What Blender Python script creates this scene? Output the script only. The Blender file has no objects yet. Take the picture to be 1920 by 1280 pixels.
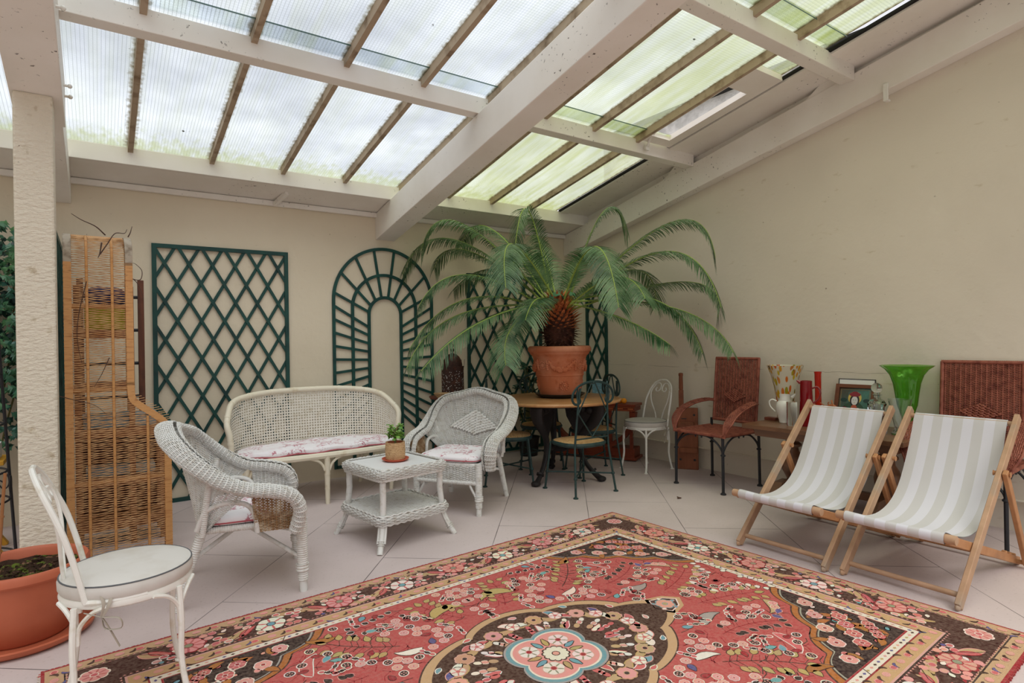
import bpy, math, random
import numpy as np
from mathutils import Matrix, Vector
R = random.Random(7)
NR = np.random.default_rng(5)
COL = bpy.context.scene.collection
A = np.array
PI = math.pi
def lin(c):
    c = [x / 255.0 for x in c]
    return tuple(x / 12.92 if x <= .04045 else ((x + .055) / 1.055) ** 2.4 for x in c)

# ------------------------------------------------------------------ mesh builder
class MB:
    def __init__(s):
        s.v = []; s.f = []; s.c = []; s.n = 0
    def add(s, V, F, col=None):
        V = np.asarray(V, float).reshape(-1, 3)
        for f in F:
            f = np.asarray(f, np.int64)
            if f.size: s.f.append(f + s.n)
        s.v.append(V); s.n += len(V)
        s.c.append(np.tile(A(col if col is not None else (1, 1, 1), float), (len(V), 1)))
        return s
    def grid(s, P, cu=False, cv=False, flip=False, col=None):
        P = np.asarray(P, float); a, b = P.shape[:2]
        i = np.arange(a if cu else a - 1); j = np.arange(b if cv else b - 1)
        I, J = np.meshgrid(i, j, indexing='ij'); I = I.ravel(); J = J.ravel()
        I2 = (I + 1) % a; J2 = (J + 1) % b
        q = np.stack([I * b + J, I2 * b + J, I2 * b + J2, I * b + J2], 1)
        return s.add(P.reshape(-1, 3), [q[:, ::-1] if flip else q], col)
    def box(s, c, d, rot=None, col=None):
        V = A([(x, y, z) for x in (-.5, .5) for y in (-.5, .5) for z in (-.5, .5)]) * A(d)
        if rot is not None: V = V @ A(rot).T
        F = A([(0, 1, 3, 2), (4, 6, 7, 5), (0, 4, 5, 1), (2, 3, 7, 6), (0, 2, 6, 4), (1, 5, 7, 3)])
        return s.add(V + A(c, float), [F], col)
    def bar(s, p, q, w, h, up=(0, 0, 1), col=None):
        p = A(p, float); q = A(q, float); t = q - p; L = np.linalg.norm(t); t = t / L
        up = A(up, float); x = np.cross(t, up); x = x / np.linalg.norm(x); u = np.cross(x, t)
        return s.box((p + q) / 2, (L, w, h), np.stack([t, x, u], 1), col)
    def tube(s, P, r, n=8, closed=False, cap=True, col=None, flat=1.0):
        P = np.asarray(P, float); m = len(P)
        r = np.broadcast_to(np.asarray(r, float), (m,))
        T = (np.roll(P, -1, 0) - np.roll(P, 1, 0)) if closed else np.gradient(P, axis=0)
        T = T / (np.linalg.norm(T, axis=1)[:, None] + 1e-12)
        a = A([0, 0, 1.0]) if abs(T[0][2]) < .9 else A([1.0, 0, 0])
        N = np.cross(T[0], a); N = N / np.linalg.norm(N); Ns = [N]
        for i in range(1, m):
            N = N - T[i] * N.dot(T[i]); N = N / (np.linalg.norm(N) + 1e-12); Ns.append(N)
        Ns = A(Ns); B = np.cross(T, Ns)
        th = np.arange(n) * 2 * PI / n
        V = P[:, None] + r[:, None, None] * (np.cos(th)[None, :, None] * Ns[:, None] + flat * np.sin(th)[None, :, None] * B[:, None])
        base = s.n
        s.grid(V, cu=closed, cv=True, col=col)
        if cap and not closed:
            s.f.append(A([np.arange(n)[::-1]]) + base); s.f.append(A([np.arange(n)]) + base + (m - 1) * n)
        return s
    def lathe(s, prof, n=24, c=(0, 0, 0), col=None, cap=True):
        prof = np.asarray(prof, float); th = np.arange(n) * 2 * PI / n
        V = np.stack([prof[:, 0][:, None] * np.cos(th), prof[:, 0][:, None] * np.sin(th), np.repeat(prof[:, 1][:, None], n, 1)], 2)
        base = s.n
        s.grid(V + A(c, float), cv=True, flip=True, col=col)
        if cap:
            if prof[0, 0] > 1e-4: s.f.append(A([np.arange(n)[::-1]]) + base)
            if prof[-1, 0] > 1e-4: s.f.append(A([np.arange(n)]) + base + (len(prof) - 1) * n)
        return s
    def poly(s, P, ext=None, col=None):
        P = np.asarray(P, float); n = len(P)
        if ext is None: return s.add(P, [A([np.arange(n)])], col)
        V = np.concatenate([P, P + A(ext, float)]); i = np.arange(n); j = (i + 1) % n
        return s.add(V, [A([i[::-1]]), A([i + n]), np.stack([i, j, j + n, i + n], 1)], col)
    def ball(s, c, r, n=8, m=6, sc=(1, 1, 1), col=None):
        ph = np.linspace(-PI / 2, PI / 2, m); th = np.arange(n) * 2 * PI / n
        V = np.stack([np.cos(ph)[:, None] * np.cos(th), np.cos(ph)[:, None] * np.sin(th), np.repeat(np.sin(ph)[:, None], n, 1)], 2) * r * A(sc) + A(c, float)
        return s.grid(V, cv=True, flip=True, col=col)
    def xf(s, M):
        M = A(M); s.v = [v @ M[:3, :3].T + M[:3, 3] for v in s.v]; return s

def unit(a): return a / (np.linalg.norm(a, axis=-1, keepdims=True) + 1e-12)
def strips(mb, P, N, hw, ht):
    """ribbons of 4-sided section along axis 1 of P (rows, m, 3)"""
    T = unit(np.gradient(P, axis=1)); B = np.cross(N, T)
    hw = np.asarray(hw)[..., None] * np.ones(P.shape[:2] + (1,)); 
    V = np.stack([P + N * ht, P + B * hw, P - N * ht, P - B * hw], 2)
    a, m = P.shape[:2]
    i = np.arange(a)[:, None, None]; j = np.arange(m - 1)[None, :, None]; k = np.arange(4)[None, None, :]; k2 = (k + 1) % 4
    b = (i * m + j) * 4; c = b + 4
    q = np.stack([b + k, c + k, c + k2, b + k2], -1).reshape(-1, 4)
    mb.add(V.reshape(-1, 3), [q])
def weave(mb, S, nr, ns, amp=.0035, ht=.0028, fill=.84, stake=.0035, vs=14, sub=1):
    d = 1e-3
    def PN(u, v):
        u, v = np.broadcast_arrays(u, v)
        P = S(u, v); N = np.cross(S(u + d, v) - S(u - d, v), S(u, v + d) - S(u, v - d))
        return P, unit(N)
    m = 2 * ns + 1
    u = np.linspace(0.001, .999, m); v = (np.arange(nr) + .5) / nr
    P, N = PN(u[None, :], v[:, None])
    k = np.arange(m); sg = np.where(k % 2 == 1, np.where((k // 2) % 2 == 0, 1.0, -1.0), 0.0)
    off = sg[None, :] * np.where(np.arange(nr) % 2 == 0, 1.0, -1.0)[:, None] * amp
    Pv = np.linalg.norm(S(*np.broadcast_arrays(u[None, :], v[:, None] + d)) - S(*np.broadcast_arrays(u[None, :], v[:, None] - d)), axis=-1) / (2 * d) / nr
    strips(mb, P + N * off[..., None], N, Pv * .5 * fill, ht)
    us = u[1::2]; v2 = np.linspace(0.001, .999, vs)
    P, N = PN(us[:, None], v2[None, :])
    strips(mb, P, N, stake, stake)
def catmull(pts, n=8):
    P = A(pts, float); Q = np.concatenate([[2 * P[0] - P[1]], P, [2 * P[-1] - P[-2]]]); out = []
    for i in range(len(P) - 1):
        p0, p1, p2, p3 = Q[i:i + 4]
        for t in np.arange(n) / n:
            out.append(.5 * (2 * p1 + (p2 - p0) * t + (2 * p0 - 5 * p1 + 4 * p2 - p3) * t * t + (3 * p1 - p0 - 3 * p2 + p3) * t ** 3))
    return A(out + [P[-1]])
def interp(path, u):
    """point at fraction u (array) of a polyline by arc length"""
    L = np.concatenate([[0], np.cumsum(np.linalg.norm(np.diff(path, axis=0), axis=1))]); L = L / L[-1]
    return np.stack([np.interp(u, L, path[:, k]) for k in range(3)], -1)
def resample(path, n): return interp(np.asarray(path, float), np.linspace(0, 1, n))

def build(name, mb, mat, parent=None, smooth=True, bev=0, loc=None, sharp=38):
    V = np.concatenate(mb.v); me = bpy.data.meshes.new(name)
    tot = [np.full(len(f), f.shape[1]) for f in mb.f]
    lv = np.concatenate([f.ravel() for f in mb.f]); tot = np.concatenate(tot)
    me.vertices.add(len(V)); me.vertices.foreach_set('co', V.astype(np.float32).ravel())
    me.loops.add(len(lv)); me.loops.foreach_set('vertex_index', lv.astype(np.int32))
    me.polygons.add(len(tot)); me.polygons.foreach_set('loop_start', np.concatenate([[0], np.cumsum(tot)[:-1]]).astype(np.int32))
    me.update(calc_edges=True); me.validate(verbose=False)
    c = np.concatenate(mb.c)
    if (c != 1).any():
        at = me.color_attributes.new('Col', 'FLOAT_COLOR', 'POINT')
        at.data.foreach_set('color', np.concatenate([c, np.ones((len(c), 1))], 1).astype(np.float32).ravel())
    me.polygons.foreach_set('use_smooth', np.full(len(me.polygons), bool(smooth)))
    if smooth and sharp: me.set_sharp_from_angle(angle=math.radians(sharp))
    me.materials.append(mat)
    o = bpy.data.objects.new(name, me); COL.objects.link(o)
    if parent is not None: o.parent = parent
    if loc is not None: o.location = loc
    if bev:
        md = o.modifiers.new('bevel', 'BEVEL'); md.width = bev; md.segments = 2; md.limit_method = 'ANGLE'; md.angle_limit = math.radians(50)
    return o
def tag(o, label, cat, group=None, kind=None):
    o['label'] = label; o['category'] = cat
    if group: o['group'] = group
    if kind: o['kind'] = kind
    return o
def thing(name, label, cat, loc=(0, 0, 0), rz=0, group=None):
    o = bpy.data.objects.new(name, None); COL.objects.link(o); o.empty_display_size = .1
    o.location = loc; o.rotation_euler = (0, 0, rz)
    return tag(o, label, cat, group)
def struct(name, mb, mat, smooth=False, bev=0):
    o = build(name, mb, mat, None, smooth, bev); o['kind'] = 'structure'; return o
def dup(root, loc, rz, label, group=None):
    r = root.copy(); COL.objects.link(r); r.location = loc; r.rotation_euler = (0, 0, rz); r['label'] = label
    if group: r['group'] = group
    for ch in list(root.children):
        c = ch.copy(); COL.objects.link(c); c.parent = r
        for g in list(ch.children):
            e = g.copy(); COL.objects.link(e); e.parent = c
    return r

# ------------------------------------------------------------------ materials
class NT:
    def __init__(s, name):
        s.m = bpy.data.materials.new(name); s.m.use_nodes = True; s.t = s.m.node_tree; s.t.nodes.clear()
        s.out = s.n('ShaderNodeOutputMaterial')
    def n(s, typ, **k):
        x = s.t.nodes.new(typ)
        for a, b in k.items(): setattr(x, a, b)
        return x
    def l(s, a, b): s.t.links.new(a, b)
    def co(s, kind='Object', scale=None, rot=None):
        c = s.n('ShaderNodeTexCoord').outputs[kind]
        if scale is None and rot is None: return c
        mp = s.n('ShaderNodeMapping'); s.l(c, mp.inputs['Vector'])
        if scale: mp.inputs['Scale'].default_value = scale
        if rot: mp.inputs['Rotation'].default_value = rot
        return mp.outputs[0]
    def noise(s, scale, detail=4, vec=None, rough=.55):
        x = s.n('ShaderNodeTexNoise'); x.inputs['Scale'].default_value = scale; x.inputs['Detail'].default_value = detail; x.inputs['Roughness'].default_value = rough
        s.l(vec if vec is not None else s.co(), x.inputs['Vector']); return x.outputs['Fac']
    def ramp(s, fac, stops, interp='LINEAR'):
        x = s.n('ShaderNodeValToRGB'); e = x.color_ramp.elements; x.color_ramp.interpolation = interp
        while len(e) < len(stops): e.new(.5)
        for i, (p, c) in enumerate(stops):
            e[i].position = p; e[i].color = (c, c, c, 1) if not hasattr(c, '__len__') else tuple(c) + (1,)
        s.l(fac, x.inputs[0]); return x.outputs[0]
    def mix(s, fac, a, b, blend='MIX'):
        x = s.n('ShaderNodeMix', data_type='RGBA', blend_type=blend)
        for i, v in ((0, fac), (6, a), (7, b)):
            if hasattr(v, 'is_output'): s.l(v, x.inputs[i])
            elif i == 0: x.inputs[0].default_value = v
            else: x.inputs[i].default_value = tuple(v) + (1,)
        return x.outputs[2]
    def math(s, op, a, b=None, c=None):
        x = s.n('ShaderNodeMath', operation=op)
        for i, v in enumerate((a, b, c)):
            if v is None: continue
            if hasattr(v, 'is_output'): s.l(v, x.inputs[i])
            else: x.inputs[i].default_value = v
        return x.outputs[0]
    def xyz(s, v):
        x = s.n('ShaderNodeSeparateXYZ'); s.l(v, x.inputs[0]); return x.outputs
    def bump(s, h, strength, dist, prev=None):
        x = s.n('ShaderNodeBump'); x.inputs['Strength'].default_value = strength; x.inputs['Distance'].default_value = dist
        s.l(h, x.inputs['Height'])
        if prev is not None: s.l(prev, x.inputs['Normal'])
        return x.outputs[0]
    def pbr(s, col, rough=.6, spec=.4, metal=0, nrm=None, **k):
        x = s.n('ShaderNodeBsdfPrincipled')
        for nm, v in dict({'Base Color': col, 'Roughness': rough, 'Specular IOR Level': spec, 'Metallic': metal}, **k).items():
            if hasattr(v, 'is_output'): s.l(v, x.inputs[nm])
            else: x.inputs[nm].default_value = tuple(v) + (1,) if hasattr(v, '__len__') else v
        if nrm is not None: s.l(nrm, x.inputs['Normal'])
        s.l(x.outputs[0], s.out.inputs[0]); return s.m

def simple(name, rgb, rough=.6, spec=.35, metal=0, var=None, bump=None, var2=None, **k):
    """var = (rgb2, scale, lo, hi[, stretch])"""
    t = NT(name); col = lin(rgb)
    for v in (var, var2):
        if not v: continue
        vec = t.co(scale=v[4]) if len(v) > 4 else None
        f = t.ramp(t.noise(v[1], 5, vec), [(v[2], 0.0), (v[3], 1.0)])
        col = t.mix(f, col, lin(v[0]))
    nrm = None
    if bump:
        vec = t.co(scale=bump[3]) if len(bump) > 3 else None
        nrm = t.bump(t.noise(bump[0], 4, vec), bump[1], bump[2])
    return t.pbr(col, rough, spec, metal, nrm, **k)
M = {}
def wood(name, a, b, c, rough=.5, st=(3, 30, 30), spec=.35):
    t = NT(name); v = t.co(scale=st)
    col = t.mix(t.ramp(t.noise(1.0, 6, v), [(.3, 0.0), (.7, 1.0)]), lin(a), lin(b))
    col = t.mix(t.ramp(t.noise(5.0, 3), [(.55, 0.0), (.75, 1.0)]), col, lin(c))
    return t.pbr(col, rough, spec, 0, t.bump(t.noise(2.0, 5, v), .15, .002))
# walls and paint
def wallmat(a=(226, 217, 200), b=(218, 209, 192)):
    t = NT('wall_plaster')
    col = t.mix(t.ramp(t.noise(.9, 4), [(.35, 0.0), (.7, 1.0)]), lin(a), lin(b))
    col = t.mix(t.ramp(t.noise(7, 6, t.co(scale=(1, 1, 3))), [(.66, 0.0), (.78, 1.0)]), col, lin((203, 190, 165)))
    col = t.mix(t.ramp(t.noise(26, 5), [(.73, 0.0), (.76, 1.0)]), col, lin((150, 136, 115)))
    o = t.xyz(t.co()); cr = t.math('LESS_THAN', t.math('ABSOLUTE', t.math('ADD', t.math('SUBTRACT', o[2], 1.043), t.math('MULTIPLY', t.math('SUBTRACT', t.noise(5, 3), .5), .03))), .0022)
    cr = t.math('MULTIPLY', t.math('MULTIPLY', cr, t.math('GREATER_THAN', o[0], 4.9)), t.ramp(t.noise(3.1, 2), [(.42, 0.0), (.55, .6)]))
    col = t.mix(cr, col, lin((140, 128, 110)))
    n = t.bump(t.noise(14, 6), .25, .012); n = t.bump(t.noise(3, 3), .3, .03, n)
    return t.pbr(col, .75, .2, 0, n)
M['wall'] = wallmat(); M['wallb'] = wallmat((228, 216, 192), (220, 207, 182))
def paintmat():
    t = NT('old_cream_paint')
    col = t.mix(t.ramp(t.noise(2, 4), [(.4, 0.0), (.75, 1.0)]), lin((240, 236, 228)), lin((230, 224, 213)))
    f = t.math('MULTIPLY', t.ramp(t.noise(38, 4), [(.655, 0.0), (.69, 1.0)]), t.ramp(t.noise(1.3, 2), [(.49, 0.0), (.60, 1.0)]))
    col = t.mix(f, col, lin((70, 58, 46)))
    return t.pbr(col, .5, .35, 0, t.bump(t.noise(20, 4), .12, .004))
M['paint'] = paintmat()
M['bar'] = simple('glazing_bar_paint', (176, 158, 134), .7, .2, var=((112, 92, 68), 9, .5, .75), bump=(30, .2, .003))
M['seal'] = simple('black_seal', (26, 25, 23), .8)
M['pillar'] = simple('rough_render', (226, 217, 198), .85, .15, var=((196, 182, 156), 16, .6, .72), var2=((120, 102, 80), 34, .715, .74), bump=(28, .7, .02, (1, 1, 2)))
def floormat():
    t = NT('pink_concrete_slabs')
    col = t.mix(t.ramp(t.noise(1.1, 5), [(.35, 0.0), (.7, 1.0)]), lin((208, 193, 190)), lin((193, 178, 174)))
    col = t.mix(t.ramp(t.noise(60, 3), [(.6, 0.0), (.8, 1.0)]), col, lin((176, 160, 155)))
    br = t.n('ShaderNodeTexBrick'); br.offset = .5
    mp = t.n('ShaderNodeMapping'); t.l(t.co(), mp.inputs[0]); mp.inputs['Rotation'].default_value = (0, 0, math.radians(-50)); mp.inputs['Location'].default_value = (.35, .18, 0)
    t.l(mp.outputs[0], br.inputs['Vector']); br.inputs['Scale'].default_value = 1.0
    for k, v in (('Mortar Size', .0028), ('Mortar Smooth', .2), ('Brick Width', 1.32), ('Row Height', .66)): br.inputs[k].default_value = v
    lines = br.outputs['Fac']
    col = t.mix(t.math('MULTIPLY', lines, t.ramp(t.noise(2.2, 2), [(.3, .35), (.6, 1.0)])), col, lin((92, 82, 80)))
    h = t.math('SUBTRACT', t.math('MULTIPLY', t.noise(90, 4), .3), lines)
    return t.pbr(col, .55, .35, 0, t.bump(h, .25, .004))
M['floor'] = floormat()
M['green'] = simple('dark_green_paint', (22, 74, 66), .5, .4, var=((14, 52, 50), 6, .4, .7))
def glassmat(name, algae, lowk=.0, tint=0.0):
    t = NT(name); p = t.co('Object'); x = t.xyz(p)
    w = []
    for a in (x[0], x[1]):
        fr = t.math('FRACT', t.math('MULTIPLY', a, 1 / .0205)); w.append(t.math('LESS_THAN', fr, .13))
    wire = t.math('MULTIPLY', t.math('MAXIMUM', w[0], w[1]), .46)
    g = t.xyz(t.co('Generated'))
    edge = t.math('MULTIPLY', t.math('ABSOLUTE', t.math('SUBTRACT', g[0], .5)), 2.0)
    edge = t.math('ADD', edge, t.math('MULTIPLY', t.math('SUBTRACT', t.noise(34, 5), .5), .30))
    e1 = t.ramp(edge, [(.86, 0.0), (1.02, 1.0)])
    low = t.ramp(t.math('ADD', g[1], t.math('MULTIPLY', t.math('SUBTRACT', t.noise(1.0, 5, t.co(scale=(22, 9, 1))), .5), .5)), [(.86, 0.0), (1.06, 1.0)])
    st = t.ramp(t.noise(1.0, 7, t.co(scale=(17, 1.5, 1))), [(.40, 0.0), (.72, 1.0)])
    a1 = t.math('MULTIPLY', st, algae)
    sky = t.ramp(t.noise(1.3, 3), [(.34, (.74, .77, .80)), (.62, (.92, .95, .97))])
    sky = t.mix(tint, sky, lin((236, 240, 208)))
    col = t.mix(wire, sky, (.40, .43, .43))
    col = t.mix(t.math('MULTIPLY', low, lowk), col, lin((196, 203, 140)))
    col = t.mix(a1, col, lin((204, 210, 142)))
    col = t.mix(t.math('MULTIPLY', e1, .8), col, lin((132, 116, 72)))
    spk = t.ramp(t.noise(16, 3), [(.765, 0.0), (.785, 1.0)])
    col = t.mix(spk, col, lin((60, 56, 40)))
    h = t.math('ADD', t.math('SINE', t.math('MULTIPLY', x[0], 306)), t.math('SINE', t.math('MULTIPLY', x[1], 306)))
    nrm = t.bump(t.math('ADD', h, t.noise(5, 2)), .35, .004)
    tr = t.n('ShaderNodeBsdfTransparent'); tl = t.n('ShaderNodeBsdfTranslucent'); gl = t.n('ShaderNodeBsdfGlossy')
    gl.inputs['Roughness'].default_value = .15
    for s in (tr, tl): t.l(col, s.inputs[0])
    t.l(nrm, gl.inputs['Normal'])
    m1 = t.n('ShaderNodeMixShader'); m1.inputs[0].default_value = .22; t.l(tr.outputs[0], m1.inputs[1]); t.l(tl.outputs[0], m1.inputs[2])
    m2 = t.n('ShaderNodeMixShader'); m2.inputs[0].default_value = .04; t.l(m1.outputs[0], m2.inputs[1]); t.l(gl.outputs[0], m2.inputs[2])
    t.l(m2.outputs[0], t.out.inputs[0]); return t.m
M['glass0'] = glassmat('wired_glass', .10, 0); M['glass1'] = glassmat('wired_glass_mossy', .24, 0, .28); M['glass2'] = glassmat('wired_glass_green', .40, .0, .45); M['glass3'] = glassmat('wired_glass_low_moss', .10, .38); M['glass4'] = glassmat('wired_glass_low_green', .42, .4, .45)
M['glassedge'] = simple('glass_edge', (70, 98, 92), .2, .6)
# furniture
M['wicker'] = simple('white_painted_wicker', (220, 219, 214), .55, .35, var=((198, 193, 182), 30, .5, .72), var2=((150, 122, 90), 45, .69, .76))
M['wickerin'] = simple('bare_brown_wicker', (150, 118, 84), .7, .2, var=((196, 178, 150), 22, .45, .65))
M['rattan_w'] = simple('cream_painted_rattan', (230, 222, 200), .45, .4, var=((208, 192, 160), 14, .55, .75))
def caneback():
    return simple('white_cane', (226, 221, 208), .55, .3, var=((200, 190, 168), 30, .5, .75))
M['cane'] = caneback()
M['reed'] = simple('golden_reed', (208, 154, 96), .5, .4, var=((172, 112, 60), 9, .5, .75, (1, 1, 6)), var2=((112, 70, 40), 3, .62, .72, (6, 6, 60)), bump=(3, .5, .004, (6, 6, 60)))
M['strand'] = simple('thin_reed_strand', (216, 172, 122), .6, .3, var=((176, 124, 76), 9, .45, .7))
M['reedtop'] = simple('weathered_reed', (180, 168, 150), .7, .2, var=((128, 112, 94), 20, .45, .7))
M['darkwood'] = wood('dark_brown_wood', (84, 48, 34), (112, 66, 44), (58, 32, 24), .5, (30, 30, 3))
M['shelfwood'] = wood('orange_brown_board', (128, 82, 52), (150, 100, 64), (88, 54, 36), .55, (3, 30, 30))
def toile():
    t = NT('pink_toile_cotton')
    big = t.ramp(t.noise(7, 3), [(.50, 0.0), (.56, 1.0)])
    fine = t.ramp(t.noise(46, 6, None, .65), [(.50, 0.0), (.56, 1.0)])
    f = t.math('MULTIPLY', t.math('MULTIPLY', big, fine), .8)
    wash = t.ramp(t.noise(13, 4), [(.55, 0.0), (.7, .35)])
    col = t.mix(wash, lin((238, 234, 236)), lin((214, 166, 176)))
    col = t.mix(f, col, lin((172, 62, 88)))
    return t.pbr(col, .85, .15, 0, t.bump(t.noise(9, 3), .4, .012))
M['toile'] = toile()
M['piping'] = simple('red_piping', (176, 84, 92), .8)
M['offwhite'] = simple('off_white_canvas', (210, 206, 199), .8, .2, var=((196, 189, 178), 5, .45, .7), bump=(160, .15, .001))
M['pipe'] = simple('grey_piping', (96, 98, 100), .8)
M['ribbon'] = simple('grey_beige_ribbon', (170, 160, 146), .85)
M['whitemetal'] = simple('white_enamel_metal', (234, 232, 224), .4, .5, var=((206, 196, 174), 12, .58, .75))
M['top'] = simple('white_painted_panel', (232, 234, 234), .35, .5)
M['terracotta'] = simple('terracotta', (198, 118, 82), .75, .2, var=((220, 156, 124), 4, .45, .75), var2=((176, 96, 62), 11, .6, .75), bump=(60, .12, .003))
M['redplastic'] = simple('terracotta_plastic', (190, 104, 74), .5, .35, var=((174, 92, 64), 3, .4, .7))
M['saucerred'] = simple('brick_red_saucer', (186, 82, 56), .5, .4)
M['blackplastic'] = simple('black_plastic', (34, 32, 30), .45, .4)
M['soil'] = simple('potting_soil', (60, 44, 34), .95, .1, var=((96, 110, 44), 12, .55, .62), var2=((140, 104, 80), 30, .6, .66), bump=(40, .9, .03))
M['basket'] = simple('straw_basket', (198, 164, 122), .8, .2, var=((150, 112, 76), 60, .5, .65, (1, 1, 4)))
def leafmat(name, a, b, sss=.25, rough=.4, sc=6):
    t = NT(name); col = t.mix(t.ramp(t.noise(sc, 3), [(.35, 0.0), (.65, 1.0)]), lin(a), lin(b))
    p = t.n('ShaderNodeBsdfPrincipled'); t.l(col, p.inputs['Base Color']); p.inputs['Roughness'].default_value = rough; p.inputs['Specular IOR Level'].default_value = .5
    tl = t.n('ShaderNodeBsdfTranslucent'); t.l(col, tl.inputs[0]); mx = t.n('ShaderNodeMixShader'); mx.inputs[0].default_value = sss
    t.l(p.outputs[0], mx.inputs[1]); t.l(tl.outputs[0], mx.inputs[2]); t.l(mx.outputs[0], t.out.inputs[0]); return t.m
M['frond'] = leafmat('cycad_leaf', (46, 84, 50), (124, 156, 112), .28, .28, 5)
M['rachis'] = simple('cycad_rachis', (150, 170, 84), .5, .3)
M['young'] = leafmat('young_cycad_leaf', (74, 130, 92), (98, 150, 112))
M['jade'] = leafmat('jade_leaf', (88, 146, 52), (150, 190, 92), .2, .3, 20)
M['ivy'] = leafmat('ivy_leaf', (36, 92, 88), (88, 136, 84), .2, .35, 5)
M['ivyd'] = leafmat('ivy_leaf_dark', (22, 56, 50), (44, 86, 60), .2, .35, 5)
M['dleaf'] = leafmat('dark_glossy_leaf', (24, 62, 50), (40, 90, 72), .1, .25, 5)
M['stem'] = simple('green_brown_stem', (112, 104, 62), .7)
M['scaleo'] = simple('orange_brown_scale', (216, 138, 86), .7, .2, var=((146, 74, 42), 18, .4, .65))
M['scaled'] = simple('dark_brown_scale', (92, 58, 44), .8, .2, var=((60, 38, 32), 18, .4, .65))
M['castiron'] = simple('black_cast_iron', (38, 34, 34), .6, .4, bump=(40, .4, .006))
M['tablewood'] = wood('honey_table_wood', (206, 156, 104), (188, 132, 82), (214, 172, 124), .32, (2, 22, 22), .5)
M['greenmetal'] = simple('dark_green_iron', (38, 62, 60), .55, .4, var=((30, 44, 44), 14, .5, .7))
M['straw'] = simple('straw_rush', (216, 178, 126), .75, .2, var=((168, 122, 72), 30, .45, .65, (1, 6, 1)), bump=(70, .5, .006, (1, 6, 1)))
M['rust'] = simple('red_brown_wicker', (156, 92, 74), .5, .35, var=((122, 64, 52), 20, .45, .65), var2=((198, 140, 112), 50, .7, .76))
M['blackmetal'] = simple('black_iron', (34, 35, 40), .5, .45)
M['inlay'] = wood('red_brown_inlaid_wood', (142, 66, 40), (120, 52, 34), (98, 42, 28), .4, (3, 26, 26))
M['inlayline'] = simple('orange_inlay', (214, 122, 70), .5)
M['lantern'] = simple('rusty_dark_metal', (72, 50, 44), .7, .4, .3, var=((104, 64, 48), 24, .5, .7))
M['mahog'] = wood('mahogany', (92, 44, 32), (118, 62, 44), (66, 32, 24), .4, (20, 20, 3))
M['consolewood'] = wood('console_brown_wood', (110, 76, 54), (130, 92, 66), (86, 58, 42), .3, (20, 3, 20), .5)
M['deckwood'] = wood('weathered_beech', (188, 152, 122), (170, 136, 106), (156, 146, 132), .6, (12, 12, 12))
M['deckgold'] = wood('golden_beech', (186, 136, 94), (168, 116, 76), (150, 106, 74), .5, (12, 12, 12))
def stripes():
    t = NT('striped_deck_canvas'); x = t.xyz(t.co())[0]
    f = t.math('LESS_THAN', t.math('FRACT', t.math('ADD', t.math('MULTIPLY', x, 1 / .104), .25)), .5)
    col = t.mix(f, lin((214, 213, 220)), lin((200, 198, 197)))
    return t.pbr(col, .9, .1, 0, t.bump(t.noise(220, 2), .12, .001))
M['stripe'] = stripes()
def clear(name, rgb, rough=0.02, alpha=.0):
    t = NT(name)
    return t.pbr(lin(rgb), rough, .5, 0, None, **{'Transmission Weight': 1.0, 'IOR': 1.45})
M['clear'] = clear('clear_glass', (244, 248, 248)); M['greenglass'] = clear('green_glass', (160, 220, 120)); 
M['redglass'] = simple('deep_red_glass', (150, 8, 22), .12, .6, **{'Transmission Weight': .35})
M['orangeglass'] = simple('orange_red_glass', (206, 40, 14), .15, .6, **{'Transmission Weight': .3})
def speck():
    t = NT('speckled_glass'); v = t.co(scale=(16, 16, 4.6))
    vo = t.n('ShaderNodeTexVoronoi'); vo.inputs['Scale'].default_value = 2.2; t.l(v, vo.inputs['Vector'])
    d = t.ramp(vo.outputs['Distance'], [(.40, 1.0), (.48, 0.0)])
    hue = t.ramp(t.xyz(vo.outputs['Color'])[0], [(.0, lin((214, 84, 34))), (.35, lin((222, 186, 30))), (.6, lin((170, 160, 40))), (.8, lin((120, 92, 40))), (1.0, lin((226, 140, 60)))])
    col = t.mix(d, lin((226, 220, 196)), hue)
    return t.pbr(col, .2, .5, 0, None, **{'Transmission Weight': .25})
M['speck'] = speck()
M['porcelain'] = simple('white_glazed_china', (226, 224, 216), .2, .5)
M['driftwood'] = wood('carved_orange_wood', (196, 124, 80), (176, 100, 60), (150, 84, 52), .5)
M['framewood'] = wood('picture_frame_wood', (122, 72, 46), (100, 56, 36), (140, 88, 58), .5)
M['white'] = simple('white_card', (236, 236, 232), .6)
M['orangefruit'] = simple('orange_peel', (246, 158, 30), .5, .4, bump=(120, .2, .002))
M['plank'] = wood('old_press_wood', (122, 70, 46), (148, 90, 62), (84, 46, 32), .65, (20, 20, 3))
M['bluebox'] = simple('pale_blue_card', (120, 168, 182), .6, var=((176, 208, 214), 30, .55, .65))
M['navy'] = simple('navy_cloth', (36, 36, 72), .8); M['olive'] = simple('olive_box', (150, 140, 34), .7); M['greyblue'] = simple('grey_blue_box', (132, 146, 150), .6)
M['yellow'] = simple('yellow_ochre_paint', (214, 158, 52), .6); M['redpaint'] = simple('red_paint', (190, 38, 40), .5)
M['twig'] = simple('dry_vine', (84, 62, 52), .8); M['bamboo'] = simple('bamboo_cane', (150, 100, 60), .6)
M['roughwall'] = simple('pale_outside_wall', (206, 204, 202), .9, .1, var=((180, 178, 176), 9, .45, .65), bump=(30, .6, .02))
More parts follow.
